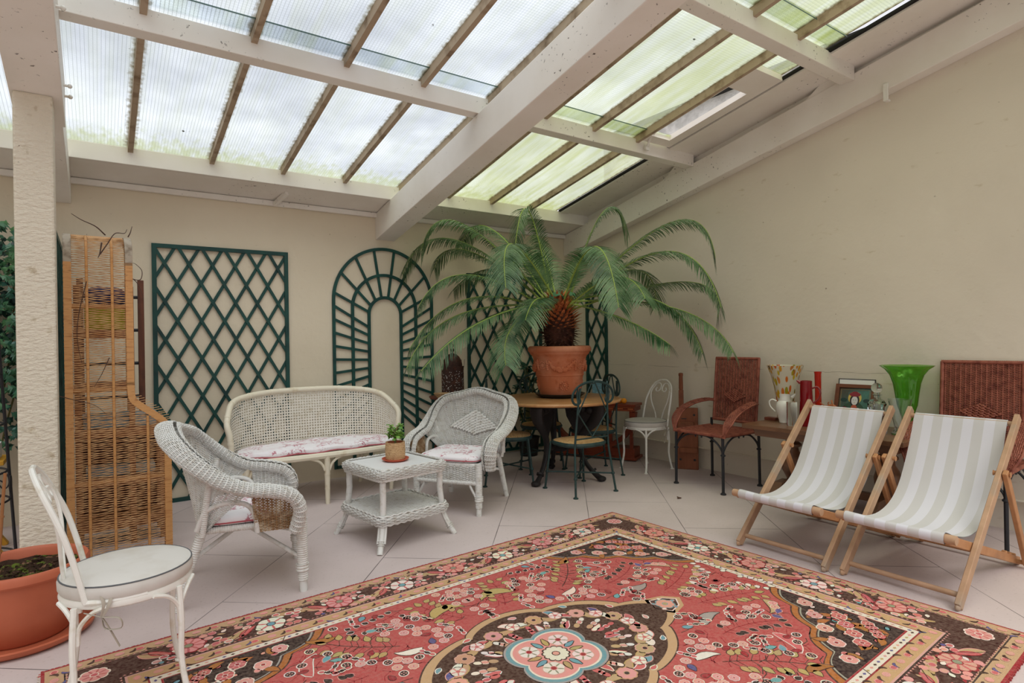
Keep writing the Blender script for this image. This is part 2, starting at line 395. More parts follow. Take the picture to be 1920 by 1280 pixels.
def attr(name, rough=.9, wear=.35, bump=None, spec=.15):
    t = NT(name); a = t.n('ShaderNodeVertexColor', layer_name='Col'); col = a.outputs[0]
    if wear:
        n = t.noise(70, 4); col = t.mix(t.ramp(n, [(.3, 0.0), (.75, wear)]), col, lin((206, 180, 160)))
        col = t.mix(t.ramp(t.noise(240, 2), [(.3, 0.0), (.7, .35)]), col, (.02, .012, .01), 'MULTIPLY') if False else col
    return t.pbr(col, rough, spec, 0, t.bump(t.noise(bump[0], 3), bump[1], bump[2]) if bump else None)
M['rug'] = attr('wool_pile', .95, .22, (260, .7, .006), .05); M['picture'] = attr('painted_glass', .35, 0, None, .5)
# ------------------------------------------------------------------ camera and sky
cam = bpy.data.cameras.new('camera'); co = bpy.data.objects.new('camera', cam); COL.objects.link(co)
cam.sensor_width = 36; cam.lens = 36 * 1105.17 / 1920; cam.clip_start = .05
rt, up, fw = Vector((.81784, -.57525, -.01502)), Vector((.01340, -.00706, .99989)), Vector((.57529, .81795, -.00193))
co.matrix_world = Matrix(((rt.x, up.x, -fw.x, 0), (rt.y, up.y, -fw.y, 0), (rt.z, up.z, -fw.z, 1.35), (0, 0, 0, 1)))
sc = bpy.context.scene; sc.camera = co
sc.view_settings.view_transform = 'Standard'; sc.view_settings.look = 'None'; sc.view_settings.gamma = 1; sc.view_settings.exposure = 0.0
w = bpy.data.worlds.new('overcast'); sc.world = w; w.use_nodes = True; t = w.node_tree; t.nodes.clear()
tc = t.nodes.new('ShaderNodeTexCoord'); sx = t.nodes.new('ShaderNodeSeparateXYZ'); t.links.new(tc.outputs['Generated'], sx.inputs[0])
rp = t.nodes.new('ShaderNodeValToRGB'); rp.color_ramp.elements[0].position = .0; rp.color_ramp.elements[0].color = (.30, .28, .26, 1)
rp.color_ramp.elements[1].position = .04; rp.color_ramp.elements[1].color = (.95, .955, 1.0, 1)
t.links.new(sx.outputs[2], rp.inputs[0]); bg = t.nodes.new('ShaderNodeBackground'); t.links.new(rp.outputs[0], bg.inputs[0]); bg.inputs[1].default_value = 0.95
ow = t.nodes.new('ShaderNodeOutputWorld'); t.links.new(bg.outputs[0], ow.inputs[0])

sun = bpy.data.lights.new('overcast_daylight', 'SUN'); so = bpy.data.objects.new('overcast_daylight', sun); COL.objects.link(so)
sun.energy = 4.3; sun.angle = math.radians(58); sun.color = (1.0, .965, .95); so.rotation_euler = Vector((.16, .36, -.92)).to_track_quat('-Z', 'Y').to_euler(); so.location = (1, -2, 8)
# ------------------------------------------------------------------ room
zg = lambda y: 2.905 + .19 * (5.45 - y)
zb = lambda y: 2.42 + .19 * (5.85 - y)
zr = lambda y: 2.425 + .207 * (5.85 - y)
struct('floor', MB().box((1.0, 1.7, -.05), (8.6, 8.7, .1)), M['floor'])
struct('wall_back', MB().box((1.0, 5.95, 1.4), (8.6, .2, 2.86)), M['wallb'])
struct('wall_left', MB().poly([(-3.2, -2.6, 0), (-3.2, 6, 0), (-3.2, 6, zg(6)), (-3.2, -2.6, zg(-2.6))], (-.15, 0, 0)), M['wall'])
struct('wall_right', MB().poly([(5.07, -2.6, .212), (5.07, 5.85, .212), (5.07, 5.85, zg(5.85) + .02), (5.07, -2.6, zg(-2.6) + .02)], (.2, 0, 0)), M['wall'])
struct('baseboard_right', MB().box((5.185, 1.62, .106), (.17, 8.44, .213)), M['wall'])
struct('trim_1', MB().box((5.066, 1.62, .216), (.03, 8.44, .012)), M['wall'], bev=.004)
def yz(x0, x1, pts): return MB().poly([(x0, a, b) for a, b in pts], (x1 - x0, 0, 0))
struct('ceiling_beam', yz(2.39, 2.60, [(5.85, zb(5.85)), (-2.5, zb(-2.5)), (-2.5, zb(-2.5) + .27), (5.85, zb(5.85) + .27)]), M['paint'], bev=.006)
struct('ceiling_beam', yz(-.375, -.14, [(4.48, zb(4.48)), (-2.5, zb(-2.5)), (-2.5, zb(-2.5) + .27), (4.48, zb(4.48) + .27)]), M['paint'], bev=.006)
struct('ceiling_beam', yz(-.36, -.155, [(5.85, zb(5.85) + .07), (4.48, zb(4.48) + .03), (4.48, zb(4.48) + .27), (5.85, zb(5.85) + .27)]), M['paint'], bev=.006)
struct('ceiling_beam', yz(4.95, 5.07, [(5.85, zr(5.85)), (-2.5, zr(-2.5)), (-2.5, zr(-2.5) + .265), (5.85, zr(5.85) + .265)]), M['paint'], bev=.006)
struct('trim_2', yz(5.02, 5.07, [(5.80, zr(5.8) + .26), (-2.5, zr(-2.5) + .26), (-2.5, zg(-2.5)), (5.80, zg(5.8))]), M['paint'])
struct('soffit_trim', yz(4.572, 4.69, [(5.45, zg(5.45) - .035), (-2.5, zg(-2.5) - .035), (-2.5, zg(-2.5) + .01), (5.45, zg(5.45) + .01)]), M['paint'])
struct('soffit_trim', yz(4.693, 5.07, [(5.45, zg(5.45) - .025), (-2.5, zg(-2.5) - .025), (-2.5, zg(-2.5) + .01), (5.45, zg(5.45) + .01)]), M['paint'])
struct('seal_trim', yz(4.545, 4.572, [(5.45, zg(5.45) - .02), (-2.5, zg(-2.5) - .02), (-2.5, zg(-2.5)), (5.45, zg(5.45))]), M['seal'])
for k, y in enumerate((5.45, 3.80, 2.25, .66)):
    b = zb(y) + .27 if k else 2.76
    d = .11 if k else .05
    struct('roof_purlin', MB().poly([(-3.2, y, b), (-3.2, y + d, b), (-3.2, y + d, zg(y + d) - .012), (-3.2, y, zg(y) - .012)], (8.15 if k else 8.27, 0, 0)), M['paint'], bev=.004)
    if k:
        for x in (4.955, 5.02): pass
        struct('purlin_block_trim', MB().poly([(4.955, y + .02, zr(y) + .25), (4.955, y + .42, zr(y + .42) + .255), (4.955, y + .10, zr(y) + .40)], (.04, 0, 0)), M['paint'])
struct('soffit_trim', MB().poly([(-3.2, 5.50, 2.765), (-3.2, 5.85, 2.695), (-3.2, 5.85, 2.73), (-3.2, 5.50, 2.80)], (8.27, 0, 0)), M['paint'])
struct('trim_3', MB().box((.94, 5.83, 2.672), (8.27, .04, .05)), M['paint'], bev=.008)
struct('trim_4', MB().bar((1.38, 5.80, 2.66), (1.44, 5.60, 2.735), .03, .04), M['paint'])
bx = [-2.6, -2.03, -1.47, -.90, -.335, .23, .80, 1.37, 1.93, 2.50, 3.045, 3.585, 4.13, 4.552]
for x in bx[:-1]:
    struct('glazing_bar', yz(x - .018, x + .018, [(5.47, zg(5.47) - .05), (-1.4, zg(-1.4) - .05), (-1.4, zg(-1.4) + .02), (5.47, zg(5.47) + .02)]), M['bar'])
rows = [(5.49, 3.66), (3.80, 2.11), (2.25, .52), (.66, -1.4)]
n = 0
def pane(x0, x1, y0, y1, lift, m):
    global n
    n += 1
    z = lambda y: zg(y) + .004 + lift
    o = struct('window_%d' % n, MB().poly([(x0, y0, z(y0)), (x1, y0, z(y0)), (x1, y1, z(y1)), (x0, y1, z(y1))], (0, 0, .006)), m)
    return o
for i in range(len(bx) - 1):
    for r, (y0, y1) in enumerate(rows):
        m = M['glass0'] if bx[i + 1] < 2.6 else M['glass1'] if bx[i + 1] < 4 else M['glass2']
        if r == 0: m = M['glass4'] if bx[i + 1] > 2.6 else M['glass3']
        lift = .010 * r
        if i == 12 and r == 1: y0 = 2.62
        pane(bx[i] + .004, bx[i + 1] - .004, y0, y1, lift, m)
        if r and not (i == 12 and r == 1): struct('glass_edge_trim', MB().box(((bx[i] + bx[i + 1]) / 2, y0 - .14, zg(y0 - .14) + .004), (bx[i + 1] - bx[i] - .04, .003, .007)), M['glassedge'])
# roof vent in the right bay
def ventboard(x0, x1, y0, y1): return MB().poly([(x0, y0, zg(y0) - .03), (x1, y0, zg(y0) - .03), (x1, y1, zg(y1) - .03), (x0, y1, zg(y1) - .03)], (0, 0, .05))
for b in ((4.13, 4.19, 3.78, 2.62), (4.44, 4.552, 3.78, 2.62), (4.19, 4.44, 3.78, 3.68), (4.19, 4.44, 2.87, 2.62)):
    struct('vent_trim', ventboard(*b), M['paint'])
struct('outside_wall', MB().box((5.5, 3.9, 3.35), (.3, 3.2, 1.06)), M['roughwall'])
struct('outside_wall_trim', MB().box((5.48, 3.9, 3.90), (.4, 3.3, .04)), M['seal'])
o = MB(); o.tube([(4.22, 3.62, 3.28), (4.225, 3.73, 3.20), (4.23, 3.77, 3.14)], .012, 8); o.box((4.23, 3.775, 3.125), (.05, .02, .03))
tag(build('vent_stay', o, M['whitemetal']), 'white vent stay hanging from the open roof hatch', 'handle')
o = MB(); o.bar((4.93, 2.02, 3.26), (4.935, 2.02, 3.13), .035, .012, (1, 0, 0)); o.box((4.945, 2.02, 3.25), (.03, .03, .03)); o.box((4.95, 2.02, 3.135), (.05, .035, .014))
tag(build('beam_clip', o, M['whitemetal'], bev=.003), 'small cream clip on the beam along the right wall', 'clip')
# pillar and its beam hooks
p = MB(); p.box((-.2725, 4.22, 1.37), (.175, .16, 2.75)); struct('pillar', p, M['pillar'], bev=.012)
for k, (y, z, tx) in enumerate(((3.36, .17, 'topmost'), (3.50, .09, ''), (4.30, .16, ''), (4.36, .13, ''))):
    h = MB(); h.tube([(-.14, y, zb(y) + z), (-.115, y, zb(y) + z)], .008, 8); h.ball((-.112, y, zb(y) + z), .013)
    tag(build('hanging_hook', h, M['whitemetal']), ['white hook high on the left beam, nearest the top of the photo', 'second white hook from the top on the left beam', 'white hook on the left beam just above the pillar top', 'lowest white hook on the left beam beside the pillar'][k], 'hook')

# ------------------------------------------------------------------ green trellis
def clip(p, q, x0, x1, z0, z1):
    t0, t1 = 0.0, 1.0; d = q - p
    for k, lo, hi in ((0, x0, x1), (1, z0, z1)):
        if abs(d[k]) < 1e-9: continue
        a, b = (lo - p[k]) / d[k], (hi - p[k]) / d[k]
        if a > b: a, b = b, a
        t0 = max(t0, a); t1 = min(t1, b)
    return None if t1 - t0 < .02 else (p + d * t0, p + d * t1)
def trellis(label, x0, x1, z0, z1, place, nx, per, loc=(0, 0, 0), rz=0, group='lattice trellis panels'):
    t = thing('trellis_panel', label, 'trellis', loc, rz, group)
    f = MB(); w = .034
    for x in (x0 + w / 2, x1 - w / 2): f.box((x, -.012, (z0 + z1) / 2), (w, .024, z1 - z0))
    for z in (z0 + w / 2, z1 - w / 2): f.box(((x0 + x1) / 2, -.012, z), (x1 - x0, .022, w))
    build('frame', f, M['green'], t)
    s = (x1 - x0) / nx; sl = per / s
    for sg in (1, -1):
        l = MB(); y = -.008 if sg > 0 else -.017
        for k in range(-40, 60):
            a = A([x0 + k * s, z1]) ; d = A([1.0, sg * sl]) * 4
            c = clip(a - d, a + d, x0 + .01, x1 - .01, z0 + .01, z1 - .01)
            if c: l.bar((c[0][0], y, c[0][1]), (c[1][0], y, c[1][1]), .009, .026, (0, -1, 0)) if False else l.bar((c[0][0], y, c[0][1]), (c[1][0], y, c[1][1]), .026, .009, (0, -1, 0))
        build('lattice', l, M['green'], t)
    return t
trellis('wide dark green diamond trellis on the back wall behind the cane bench', .385, 1.498, 0, 2.22, 0, 6, .33, (0, 5.846, 0))
trellis('dark green diamond trellis on the back wall behind the palm and round table', 3.48, 4.56, .02, 2.13, 0, 6, .33, (0, 5.846, 0))
trellis('narrow dark green diamond trellis on the right wall beside the corner', 0, .37, .02, 1.97, 0, 2, .33, (5.066, 5.55, 0), -PI / 2)
trellis('dark green trellis seen edge on between the pillar and the wicker screen', 0, 1.1, .0, 2.12, 0, 6, .33, (-.21, 5.70, 0), -PI / 2)
def arch():
    t = thing('arched_trellis', 'dark green arched trellis with slanting rungs on the back wall', 'trellis', (2.478, 5.846, 0))
    rs = ((.545, 1.78), (.352, 1.70), (.178, 1.64)); w = .03; z0 = .09
    f = MB()
    for r, zc in rs:
        a = np.linspace(0, PI, 40); P = np.stack([np.cos(a), np.sin(a)], 1)
        pts = np.concatenate([[(r, z0)], np.stack([r * P[:, 0], zc + r * P[:, 1]], 1), [(-r, z0)]])
        n_ = []
        for i in range(len(pts)):
            d = pts[min(i + 1, len(pts) - 1)] - pts[max(i - 1, 0)]; d = d / np.linalg.norm(d); n_.append((-d[1], d[0]))
        n_ = A(n_); a_ = pts + n_ * w / 2; b_ = pts - n_ * w / 2
        G = np.stack([np.c_[a_[:, 0], np.full(len(a_), -.022), a_[:, 1]], np.c_[b_[:, 0], np.full(len(a_), -.022), b_[:, 1]], np.c_[b_[:, 0], np.full(len(a_), -.004), b_[:, 1]], np.c_[a_[:, 0], np.full(len(a_), -.004), a_[:, 1]]], 1)
        f.grid(G, cv=True)
    for s in (1, -1): f.box((s * .36, -.012, z0 + .015), (.36, .02, .03))
    build('frame', f, M['green'], t)
    l = MB()
    def rung(po, pi): l.bar((po[0], -.010, po[1]), (pi[0], -.010, pi[1]), .026, .010, (0, -1, 0))
    for a in np.radians((8, 31, 55, 78, 102, 125, 149, 172)):
        po = A([.545 * math.cos(a), 1.78 + .545 * math.sin(a)]); pi = A([.178 * math.cos(a) , 1.64 + .178 * math.sin(a)])
        rung(po, pi)
    for zo in np.arange(.24, 1.75, .135):
        zi = 1.15 + (zo - 1.15) * .62
        for s in (1, -1): rung((s * .545, zo), (s * .178, zi))
    build('lattice', l, M['green'], t, sharp=30)
arch()
# ------------------------------------------------------------------ wicker armchairs
def wrapped(mb, P, r, n=10, step=.011, ridge=.07):
    P = np.asarray(P, float); L = np.linalg.norm(np.diff(P, axis=0), axis=1).sum(); m = max(6, int(L / step) * 2)
    Q = resample(P, m); rr = np.interp(np.linspace(0, 1, m), np.linspace(0, 1, np.size(r)), np.atleast_1d(r))
    mb.tube(Q, rr * (1 + ridge * np.where(np.arange(m) % 2 == 0, 1, -1)), n)
def cushion(mb, c, d, e1=.35, e2=.28, nu=48, nv=14, sag=0.0, round_=False):
    u = np.arange(nu) * 2 * PI / nu; v = np.linspace(-PI / 2, PI / 2, nv)
    sp = lambda x, e: np.sign(x) * np.abs(x) ** e
    U, V = np.meshgrid(u, v, indexing='ij')
    ee = 1.0 if round_ else e2
    P = np.stack([d[0] / 2 * sp(np.cos(V), e1) * sp(np.cos(U), ee), d[1] / 2 * sp(np.cos(V), e1) * sp(np.sin(U), ee), d[2] / 2 * sp(np.sin(V), .8)], -1)
    P[..., 2] += sag * (4 * (P[..., 0] / d[0]) ** 2 + 4 * (P[..., 1] / d[1]) ** 2)
    mb.grid(P + A(c), cu=True)
ROLL = catmull([(-0.345, -0.235, 0.35), (-0.35, -0.26, 0.47), (-0.352, -0.215, 0.55), (-0.354, -0.11, 0.585), (-0.358, 0.0, 0.605), (-0.366, 0.12, 0.665), (-0.358, 0.24, 0.765), (-0.3, 0.315, 0.838), (-0.16, 0.36, 0.872), (0, 0.385, 0.905), (0.16, 0.36, 0.872), (0.3, 0.315, 0.838), (0.358, 0.24, 0.765), (0.366, 0.12, 0.665), (0.358, 0.0, 0.605), (0.354, -0.11, 0.585), (0.352, -0.215, 0.55), (0.35, -0.26, 0.47), (0.345, -0.235, 0.35)], 8)
def roll_surface():
    path = resample(ROLL, 200)
    T = unit(np.gradient(path, axis=0))
    # the wide axis of the roll lies flat and points outwards all the way round
    B = np.stack([path[:, 0], np.maximum(path[:, 1], 0) * 1.35, 0 * path[:, 0]], 1) + 1e-6; B = unit(B - (B * T).sum(1)[:, None] * T); I = np.cross(T, B)
    g = np.linspace(0, 1, 200)
    def S(u, v):
        k = lambda a: np.stack([np.interp(u, g, a[:, i]) for i in range(3)], -1)
        p, i, b = k(path), k(I), k(B); th = v * 1.9 * PI - .4
        w = .060 - .012 * np.clip(1 - np.minimum(u, 1 - u) / .05, 0, 1)
        return p + i * (np.cos(th) * .031)[..., None] + b * (np.sin(th) * w)[..., None]
    return S
def back_surface(lo=.37):
    pts = A([(x, y, z) for x, y, z in ROLL if True])
    half = pts[(pts[:, 2] > .60)]
    top = resample(half, 60)
    def S(u, v):
        # u across, v upward; the top edge follows the roll, the foot is a shallow curve
        tx = np.interp(u, np.linspace(0, 1, 60), top[:, 0]); ty = np.interp(u, np.linspace(0, 1, 60), top[:, 1]); tz = np.interp(u, np.linspace(0, 1, 60), top[:, 2])
        x0 = (u * 2 - 1) * .27; y0 = .25 - .05 * (u * 2 - 1) ** 2 - .00 * u
        e = v
        return np.stack([x0 + (tx - x0) * e, y0 + (ty - .02 - y0) * e ** 1.15, lo + (tz - lo) * e], -1)
    return S
def wicker_armchair(label):
    t = thing('wicker_armchair', label, 'armchair', (0, 0, 0), 0, 'white wicker armchairs')
    m = MB(); weave(m, roll_surface(), 38, 88, .003, .003, .86, .005, 36); build('arm_roll', m, M['wicker'], t, sharp=0)
    m = MB(); weave(m, back_surface(), 64, 24, .0035, .003, .9, .0045, 20)
    build('backrest', m, M['wicker'], t, sharp=0)
    m = MB(); BS = back_surface()
    def D(u, v):
        a = u + v - 1; b = u - v
        return BS(.5 + a * .24, .50 + b * .20) + A([0, -.012, 0])
    weave(m, D, 9, 9, .004, .0035, .95, .004, 8); build('diamond_weave', m, M['wicker'], t, sharp=0)
    for s in (-1, 1):
        m = MB()
        def side(u, v, s=s):
            y = -.25 + u * .21; z0 = .36; z1 = .545 + .02 * u
            return np.stack([s * (.30 + .04 * v + 0 * u), y + .03 * v * (u - .4), z0 + (z1 - z0) * v], -1)
        weave(m, side, 26, 11, .003, .0028, .88, .004, 10)
        build('side_panel', m, M['wickerin' if s < 0 else 'wicker'], t, sharp=0)
        m = MB(); wrapped(m, catmull([(s * .30, -.05, .36), (s * .305, -.04, .45), (s * .315, .0, .515), (s * .315, .09, .535), (s * .30, .19, .50), (s * .285, .235, .40)], 6), .013); build('arm_arch', m, M['wicker'], t)
        m = MB(); wrapped(m, [(s * .27, -.27, .40), (s * .27, -.275, .06)], [.029, .026]); wrapped(m, [(s * .27, -.275, .09), (s * .27, -.276, .0)], .021, ridge=.02); wrapped(m, [(s * .27, -.272, .15), (s * .27, -.273, .11)], .033); build('leg', m, M['wicker'], t)
        m = MB(); wrapped(m, [(s * .24, .20, .42), (s * .265, .34, .0)], [.024, .02]); wrapped(m, [(s * .275, .21, .37), (s * .33, .17, .66)], .016); build('leg', m, M['wicker'], t)
    m = MB()
    weave(m, lambda u, v: np.stack([(u * 2 - 1) * .25, -.285 + 0 * u, .255 + .125 * v], -1), 15, 18, .003, .003, .88, .004, 6); build('front_apron', m, M['wicker'], t, sharp=0)
    m = MB()
    for a, b in (((-.27, -.27, .385), (.27, -.27, .385)), ((-.27, -.27, .385), (-.245, .22, .385)), ((.27, -.27, .385), (.245, .22, .385)), ((-.245, .22, .385), (.245, .22, .385)), ((-.26, -.28, .25), (.26, -.28, .25))):
        wrapped(m, [a, b], .017)
    m.box((0, -.02, .382), (.5, .5, .02)); build('seat_frame', m, M['wicker'], t)
    m = MB()
    for s in (-1, 1):
        wrapped(m, [(s * .265, -.27, .18), (s * .02, .02, .34), (-s * .245, .25, .25)], .012)
        wrapped(m, catmull([(s * .245, -.275, .245), (s * .2, -.28, .235), (s * .255, -.28, .13)], 5), .010)
    build('stretcher', m, M['wicker'], t)
    m = MB(); cushion(m, (0, -.04, .428), (.53, .50, .075)); c = build('cushion', m, M['toile'], t)
    m = MB(); a = np.linspace(0, 2 * PI, 60, endpoint=False); sp = lambda x: np.sign(x) * np.abs(x) ** .28
    m.tube(np.stack([.262 * sp(np.cos(a)), -.04 + .248 * sp(np.sin(a)), np.full(60, .418)], 1), .0045, 6, True); build('piping', m, M['piping'], c)
    return t
ch = wicker_armchair('white wicker armchair facing the room, before the round table'); ch.location = (2.46, 4.25, 0); ch.rotation_euler.z = math.radians(-55.2)
dup(ch, (.687, 3.62, 0), math.radians(78.5), 'white wicker armchair seen from its side, next to the tall wicker screen', 'white wicker armchairs')

# ------------------------------------------------------------------ cane bench
def cane_bench():
    t = thing('cane_bench', 'cream rattan bench with white cane back and pink toile cushion', 'bench', (1.57, 5.25, 0))
    rail = catmull([(-.715, -.14, .43), (-.72, -.13, .60), (-.735, -.10, .70), (-.715, -.02, .77), (-.66, .12, .855), (-.55, .22, .895), (-.32, .30, .92), (0, .33, .925), (.32, .30, .92), (.55, .22, .895), (.66, .12, .855), (.715, -.02, .77), (.735, -.10, .70), (.72, -.13, .60), (.715, -.14, .43)], 8)
    m = MB(); m.tube(rail, .024, 10)
    for f in (.05, .14, .22, .30, .38, .46, .54, .62, .70, .78, .86, .95):
        p = interp(rail, A([f - .004, f + .004])); m.tube(p, .0265, 10)
    build('top_rail', m, M['rattan_w'], t)
    core = rail[8 * 2:-8 * 2]; core = resample(core, 90)
    def S(u, v):
        k = lambda i: np.interp(u, np.linspace(0, 1, 90), core[:, i])
        z = .425 + (k(2) - .425) * v
        return np.stack([k(0) * (.985 + .015 * v), k(1) - .03 * (1 - v), z], -1)
    m = MB(); nu, nv = 84, 20
    ang = np.arange(8) * PI / 4 + PI / 8
    ob = A([(1, 0), (1, 1), (0, 1), (-1, 1), (-1, 0), (-1, -1), (0, -1), (1, -1)]) * .5
    h = np.stack([np.cos(np.arange(8) * PI / 4), np.sin(np.arange(8) * PI / 4)], 1) * .30
    I, J = np.meshgrid(np.arange(nu), np.arange(nv), indexing='ij')
    for ofs in (0, .004):
        du = (I[..., None] + .5 + np.concatenate([ob[:, 0], h[:, 0]])) / nu; dv = (J[..., None] + .5 + np.concatenate([ob[:, 1], h[:, 1]])) / nv
        P = S(np.clip(du, 0, 1), np.clip(dv, 0, 1)); P[..., 1] += ofs
        b = (I * nv + J)[..., None] * 16; k = np.arange(8)
        q = np.stack([b + k, b + (k + 1) % 8, b + 8 + (k + 1) % 8, b + 8 + k], -1).reshape(-1, 4)
        m.add(P.reshape(-1, 3), [q])
    build('cane_back', m, M['cane'], t, smooth=False)
    fr = catmull([(-.715, -.14, .405), (-.64, -.235, .405), (-.35, -.27, .405), (0, -.285, .405), (.35, -.27, .405), (.64, -.235, .405), (.715, -.14, .405), (.66, .12, .405), (.4, .25, .405), (0, .29, .405), (-.4, .25, .405), (-.66, .12, .405)], 6)
    m = MB(); m.tube(fr, .027, 8, closed=True); m.poly(np.c_[fr[:, 0] * .98, fr[:, 1] * .98, np.full(len(fr), .41)], (0, 0, .018)); build('seat_frame', m, M['rattan_w'], t)
    for x, y, yy in ((-.62, -.225, -.20), (0, -.285, -.285), (.62, -.225, -.16), (-.5, .22, .29), (.5, .22, .30)):
        m = MB(); p = A([(x, y, .40), (x * 1.01, yy, .0)]); m.tube(resample(p, 6), [.026, .024, .023, .021, .020, .018], 10)
        for f in (.38, .40, .68, .70): m.tube(interp(p, A([f - .006, f + .006])), .028 - .008 * f, 10)
        l = build('leg', m, M['rattan_w'], t)
        if y < 0:
            m = MB()
            for s in (-1, 1):
                m.tube(catmull([(x + s * .13, y + .01, .385), (x + s * .075, y, .365), (x + s * .04, y, .33), (x + s * .018, y, .28)], 5), .011, 8)
                m.tube([(x + s * .085, y, .385), (x + s * .05, y, .34)], .006, 6)
            build('bracket', m, M['rattan_w'], l)
    m = MB(); n = 56; a = np.arange(n) * 2 * PI / n; fx = resample(np.concatenate([fr, fr[:1]]), n + 1)[:n]
    rings = []
    for s, z in ((.3, .424), (.90, .424), (.965, .432), (.985, .448), (.965, .466), (.90, .476), (.6, .484), (.3, .488), (.0, .489)):
        rings.append(np.c_[fx[:, 0] * s * .97, fx[:, 1] * s * .96, z + .006 * np.sin(fx[:, 0] * 19) * s + 0 * a])
    m.grid(A(rings), cv=True, flip=True); c = build('cushion', m, M['toile'], t)
    m = MB(); m.tube(np.c_[fx[:, 0] * .955, fx[:, 1] * .952, np.full(n, .437) + .006 * np.sin(fx[:, 0] * 19)], .005, 6, True); build('piping', m, M['piping'], c)
    m = MB()
    for k in range(6):
        m.tube(catmull([(-.70, -.02, .455), (-.76 - .012 * k, -.02 + .02 * k, .475 - .02 * k), (-.80 + .012 * k, .0 + .02 * k, .44 - .012 * k)], 4), [.004] * 4 + [.010] * 4 + [.012], 5, flat=.4)
    build('tie', m, M['toile'], c)
cane_bench()

# ------------------------------------------------------------------ wicker side table
def side_table():
    t = thing('wicker_table', 'square white wicker side table with lower shelf, in front of the bench', 'table', (1.70, 3.885, 0), math.radians(8))
    h = .245
    m = MB(); m.box((0, 0, .505), (.46, .46, .014)); build('table_top', m, M['top'], t, bev=.003)
    def ring(half, r=.05, n=10):
        c = half - r; pts = []
        for cx, cy, a0 in ((c, c, 0), (-c, c, 90), (-c, -c, 180), (c, -c, 270)):
            for a in np.radians(np.linspace(a0, a0 + 90, n)): pts.append((cx + r * math.cos(a), cy + r * math.sin(a)))
        return A(pts + pts[:1])
    def skirt(half, z0, z1, bulge):
        R_ = resample(np.c_[ring(half), np.zeros(41)], 160); g = np.linspace(0, 1, 160)
        def S(u, v):
            x = np.interp(u, g, R_[:, 0]); y = np.interp(u, g, R_[:, 1]); s = 1 + bulge * np.sin(v * PI) - .06 * np.clip(v - .75, 0, 1) * 4 * .9
            return np.stack([x * s, y * s, z0 + (z1 - z0) * v ** .9], -1)
        return S
    m = MB(); weave(m, skirt(.262, .452, .522, .05), 9, 60, .0035, .0035, .92, .0035, 10)
    for z, q in ((.515, .250), (.450, .262)):
        r_ = ring(q); k = np.arange(160); p = resample(np.c_[r_, np.full(len(r_), z)], 160)
        for ph in (0, 1): m.tube(p + np.c_[np.zeros((160, 2)), .004 * np.sin(k * PI / 2 + ph * PI)], .0055, 6)
    build('woven_apron', m, M['wicker'], t, sharp=0)
    m = MB(); weave(m, lambda u, v: np.stack([(u * 2 - 1) * .26, (v * 2 - 1) * .26, .215 + 0 * u], -1), 60, 22, .003, .003, .92, .004, 12)
    weave(m, skirt(.272, .165, .222, .04), 7, 60, .0035, .0035, .92, .0035, 10)
    for z in (.222, .164): p = resample(np.c_[ring(.272), np.full(41, z)], 160); m.tube(p + np.c_[np.zeros((160, 2)), .004 * np.sin(np.arange(160) * PI / 2)], .006, 6)
    m.box((0, 0, .205), (.5, .5, .01))
    build('lower_shelf', m, M['wicker'], t, sharp=0)
    for sx in (-1, 1):
        for sy in (-1, 1):
            m = MB(); m.tube(resample([(sx * .228, sy * .228, .49), (sx * .226, sy * .226, .33), (sx * .235, sy * .235, .21)], 8), .021, 10)
            P = catmull([(sx * .235, sy * .235, .20), (sx * .245, sy * .245, .14), (sx * .268, sy * .268, .07), (sx * .298, sy * .298, .0)], 6)
            m.tube(P, .019, 10)
            for q in ((.016, -.016), (-.016, .016)): m.tube(P[:14] + A([q[0] * sx, q[1] * sy, 0]), .008, 6)
            for f in (.62, .68, .74): m.tube(interp(P, A([f - .01, f + .01])), .025, 10)
            build('leg', m, M['wicker'], t)
side_table()
def jade():
    t = thing('potted_jade_plant', 'small green jade plant in a straw basket pot on the wicker side table', 'plant', (1.715, 3.895, .527))
    m = MB(); pr = []
    for k in range(26): z = .118 * k / 25; pr.append((.066 + .002 * (k % 2) + .003 * math.sin(k / 25 * PI), z))
    pr += [(.058, .118), (.058, .10), (0, .10)]
    m.lathe(pr, 32); build('basket', m, M['basket'], t)
    m = MB(); m.lathe([(.0, .09), (.056, .09), (.0575, .116), (.052, .116), (.05, .098), (0, .098)], 24); build('pot', m, M['redplastic'], t)
    m = MB(); st = []
    for k in range(9):
        a = k * 2.4; r = .03 + .03 * R.random(); st.append((A([r * math.cos(a), r * math.sin(a), .17 + .07 * R.random()])))
    m.tube([(0, 0, .09), (.002, .001, .15)], .009, 8)
    for s in st: m.tube(catmull([(0, 0, .14), s * A([.4, .4, .9]), s], 4), .004, 6)
    build('stem', m, M['stem'], t)
    m = MB()
    for s in st:
        for k in range(9):
            a = R.random() * 6.28; e = R.uniform(-.3, .9); d = A([math.cos(a) * math.cos(e), math.sin(a) * math.cos(e), math.sin(e)])
            L = R.uniform(.030, .046); wv = np.cross(d, A([0, 0, 1.0])); wv = unit(wv) * L * .34; n = np.cross(wv, d); n = unit(n)
            P = s - A([0, 0, .02]) * R.random() * 2
            rows_ = []
            for f, ww, b in ((0, .15, 0), (.35, .8, .003), (.7, 1, .002), (.92, .6, -.002), (1, .05, -.003)):
                c = P + d * L * f + n * b; rows_.append([c - wv * ww, c - n * .0025, c + wv * ww, c + n * .004])
            m.grid(A(rows_), cv=True)
    build('foliage', m, M['jade'], t)
    m = MB(); m.lathe([(0, 0), (.072, 0), (.094, .014), (.095, .019), (.088, .019), (.07, .008), (0, .008)], 32)
    tag(build('plant_saucer', m, M['saucerred'], loc=(1.715, 3.895, .5125)), 'brick red saucer under the straw basket pot on the side table', 'saucer')
jade()

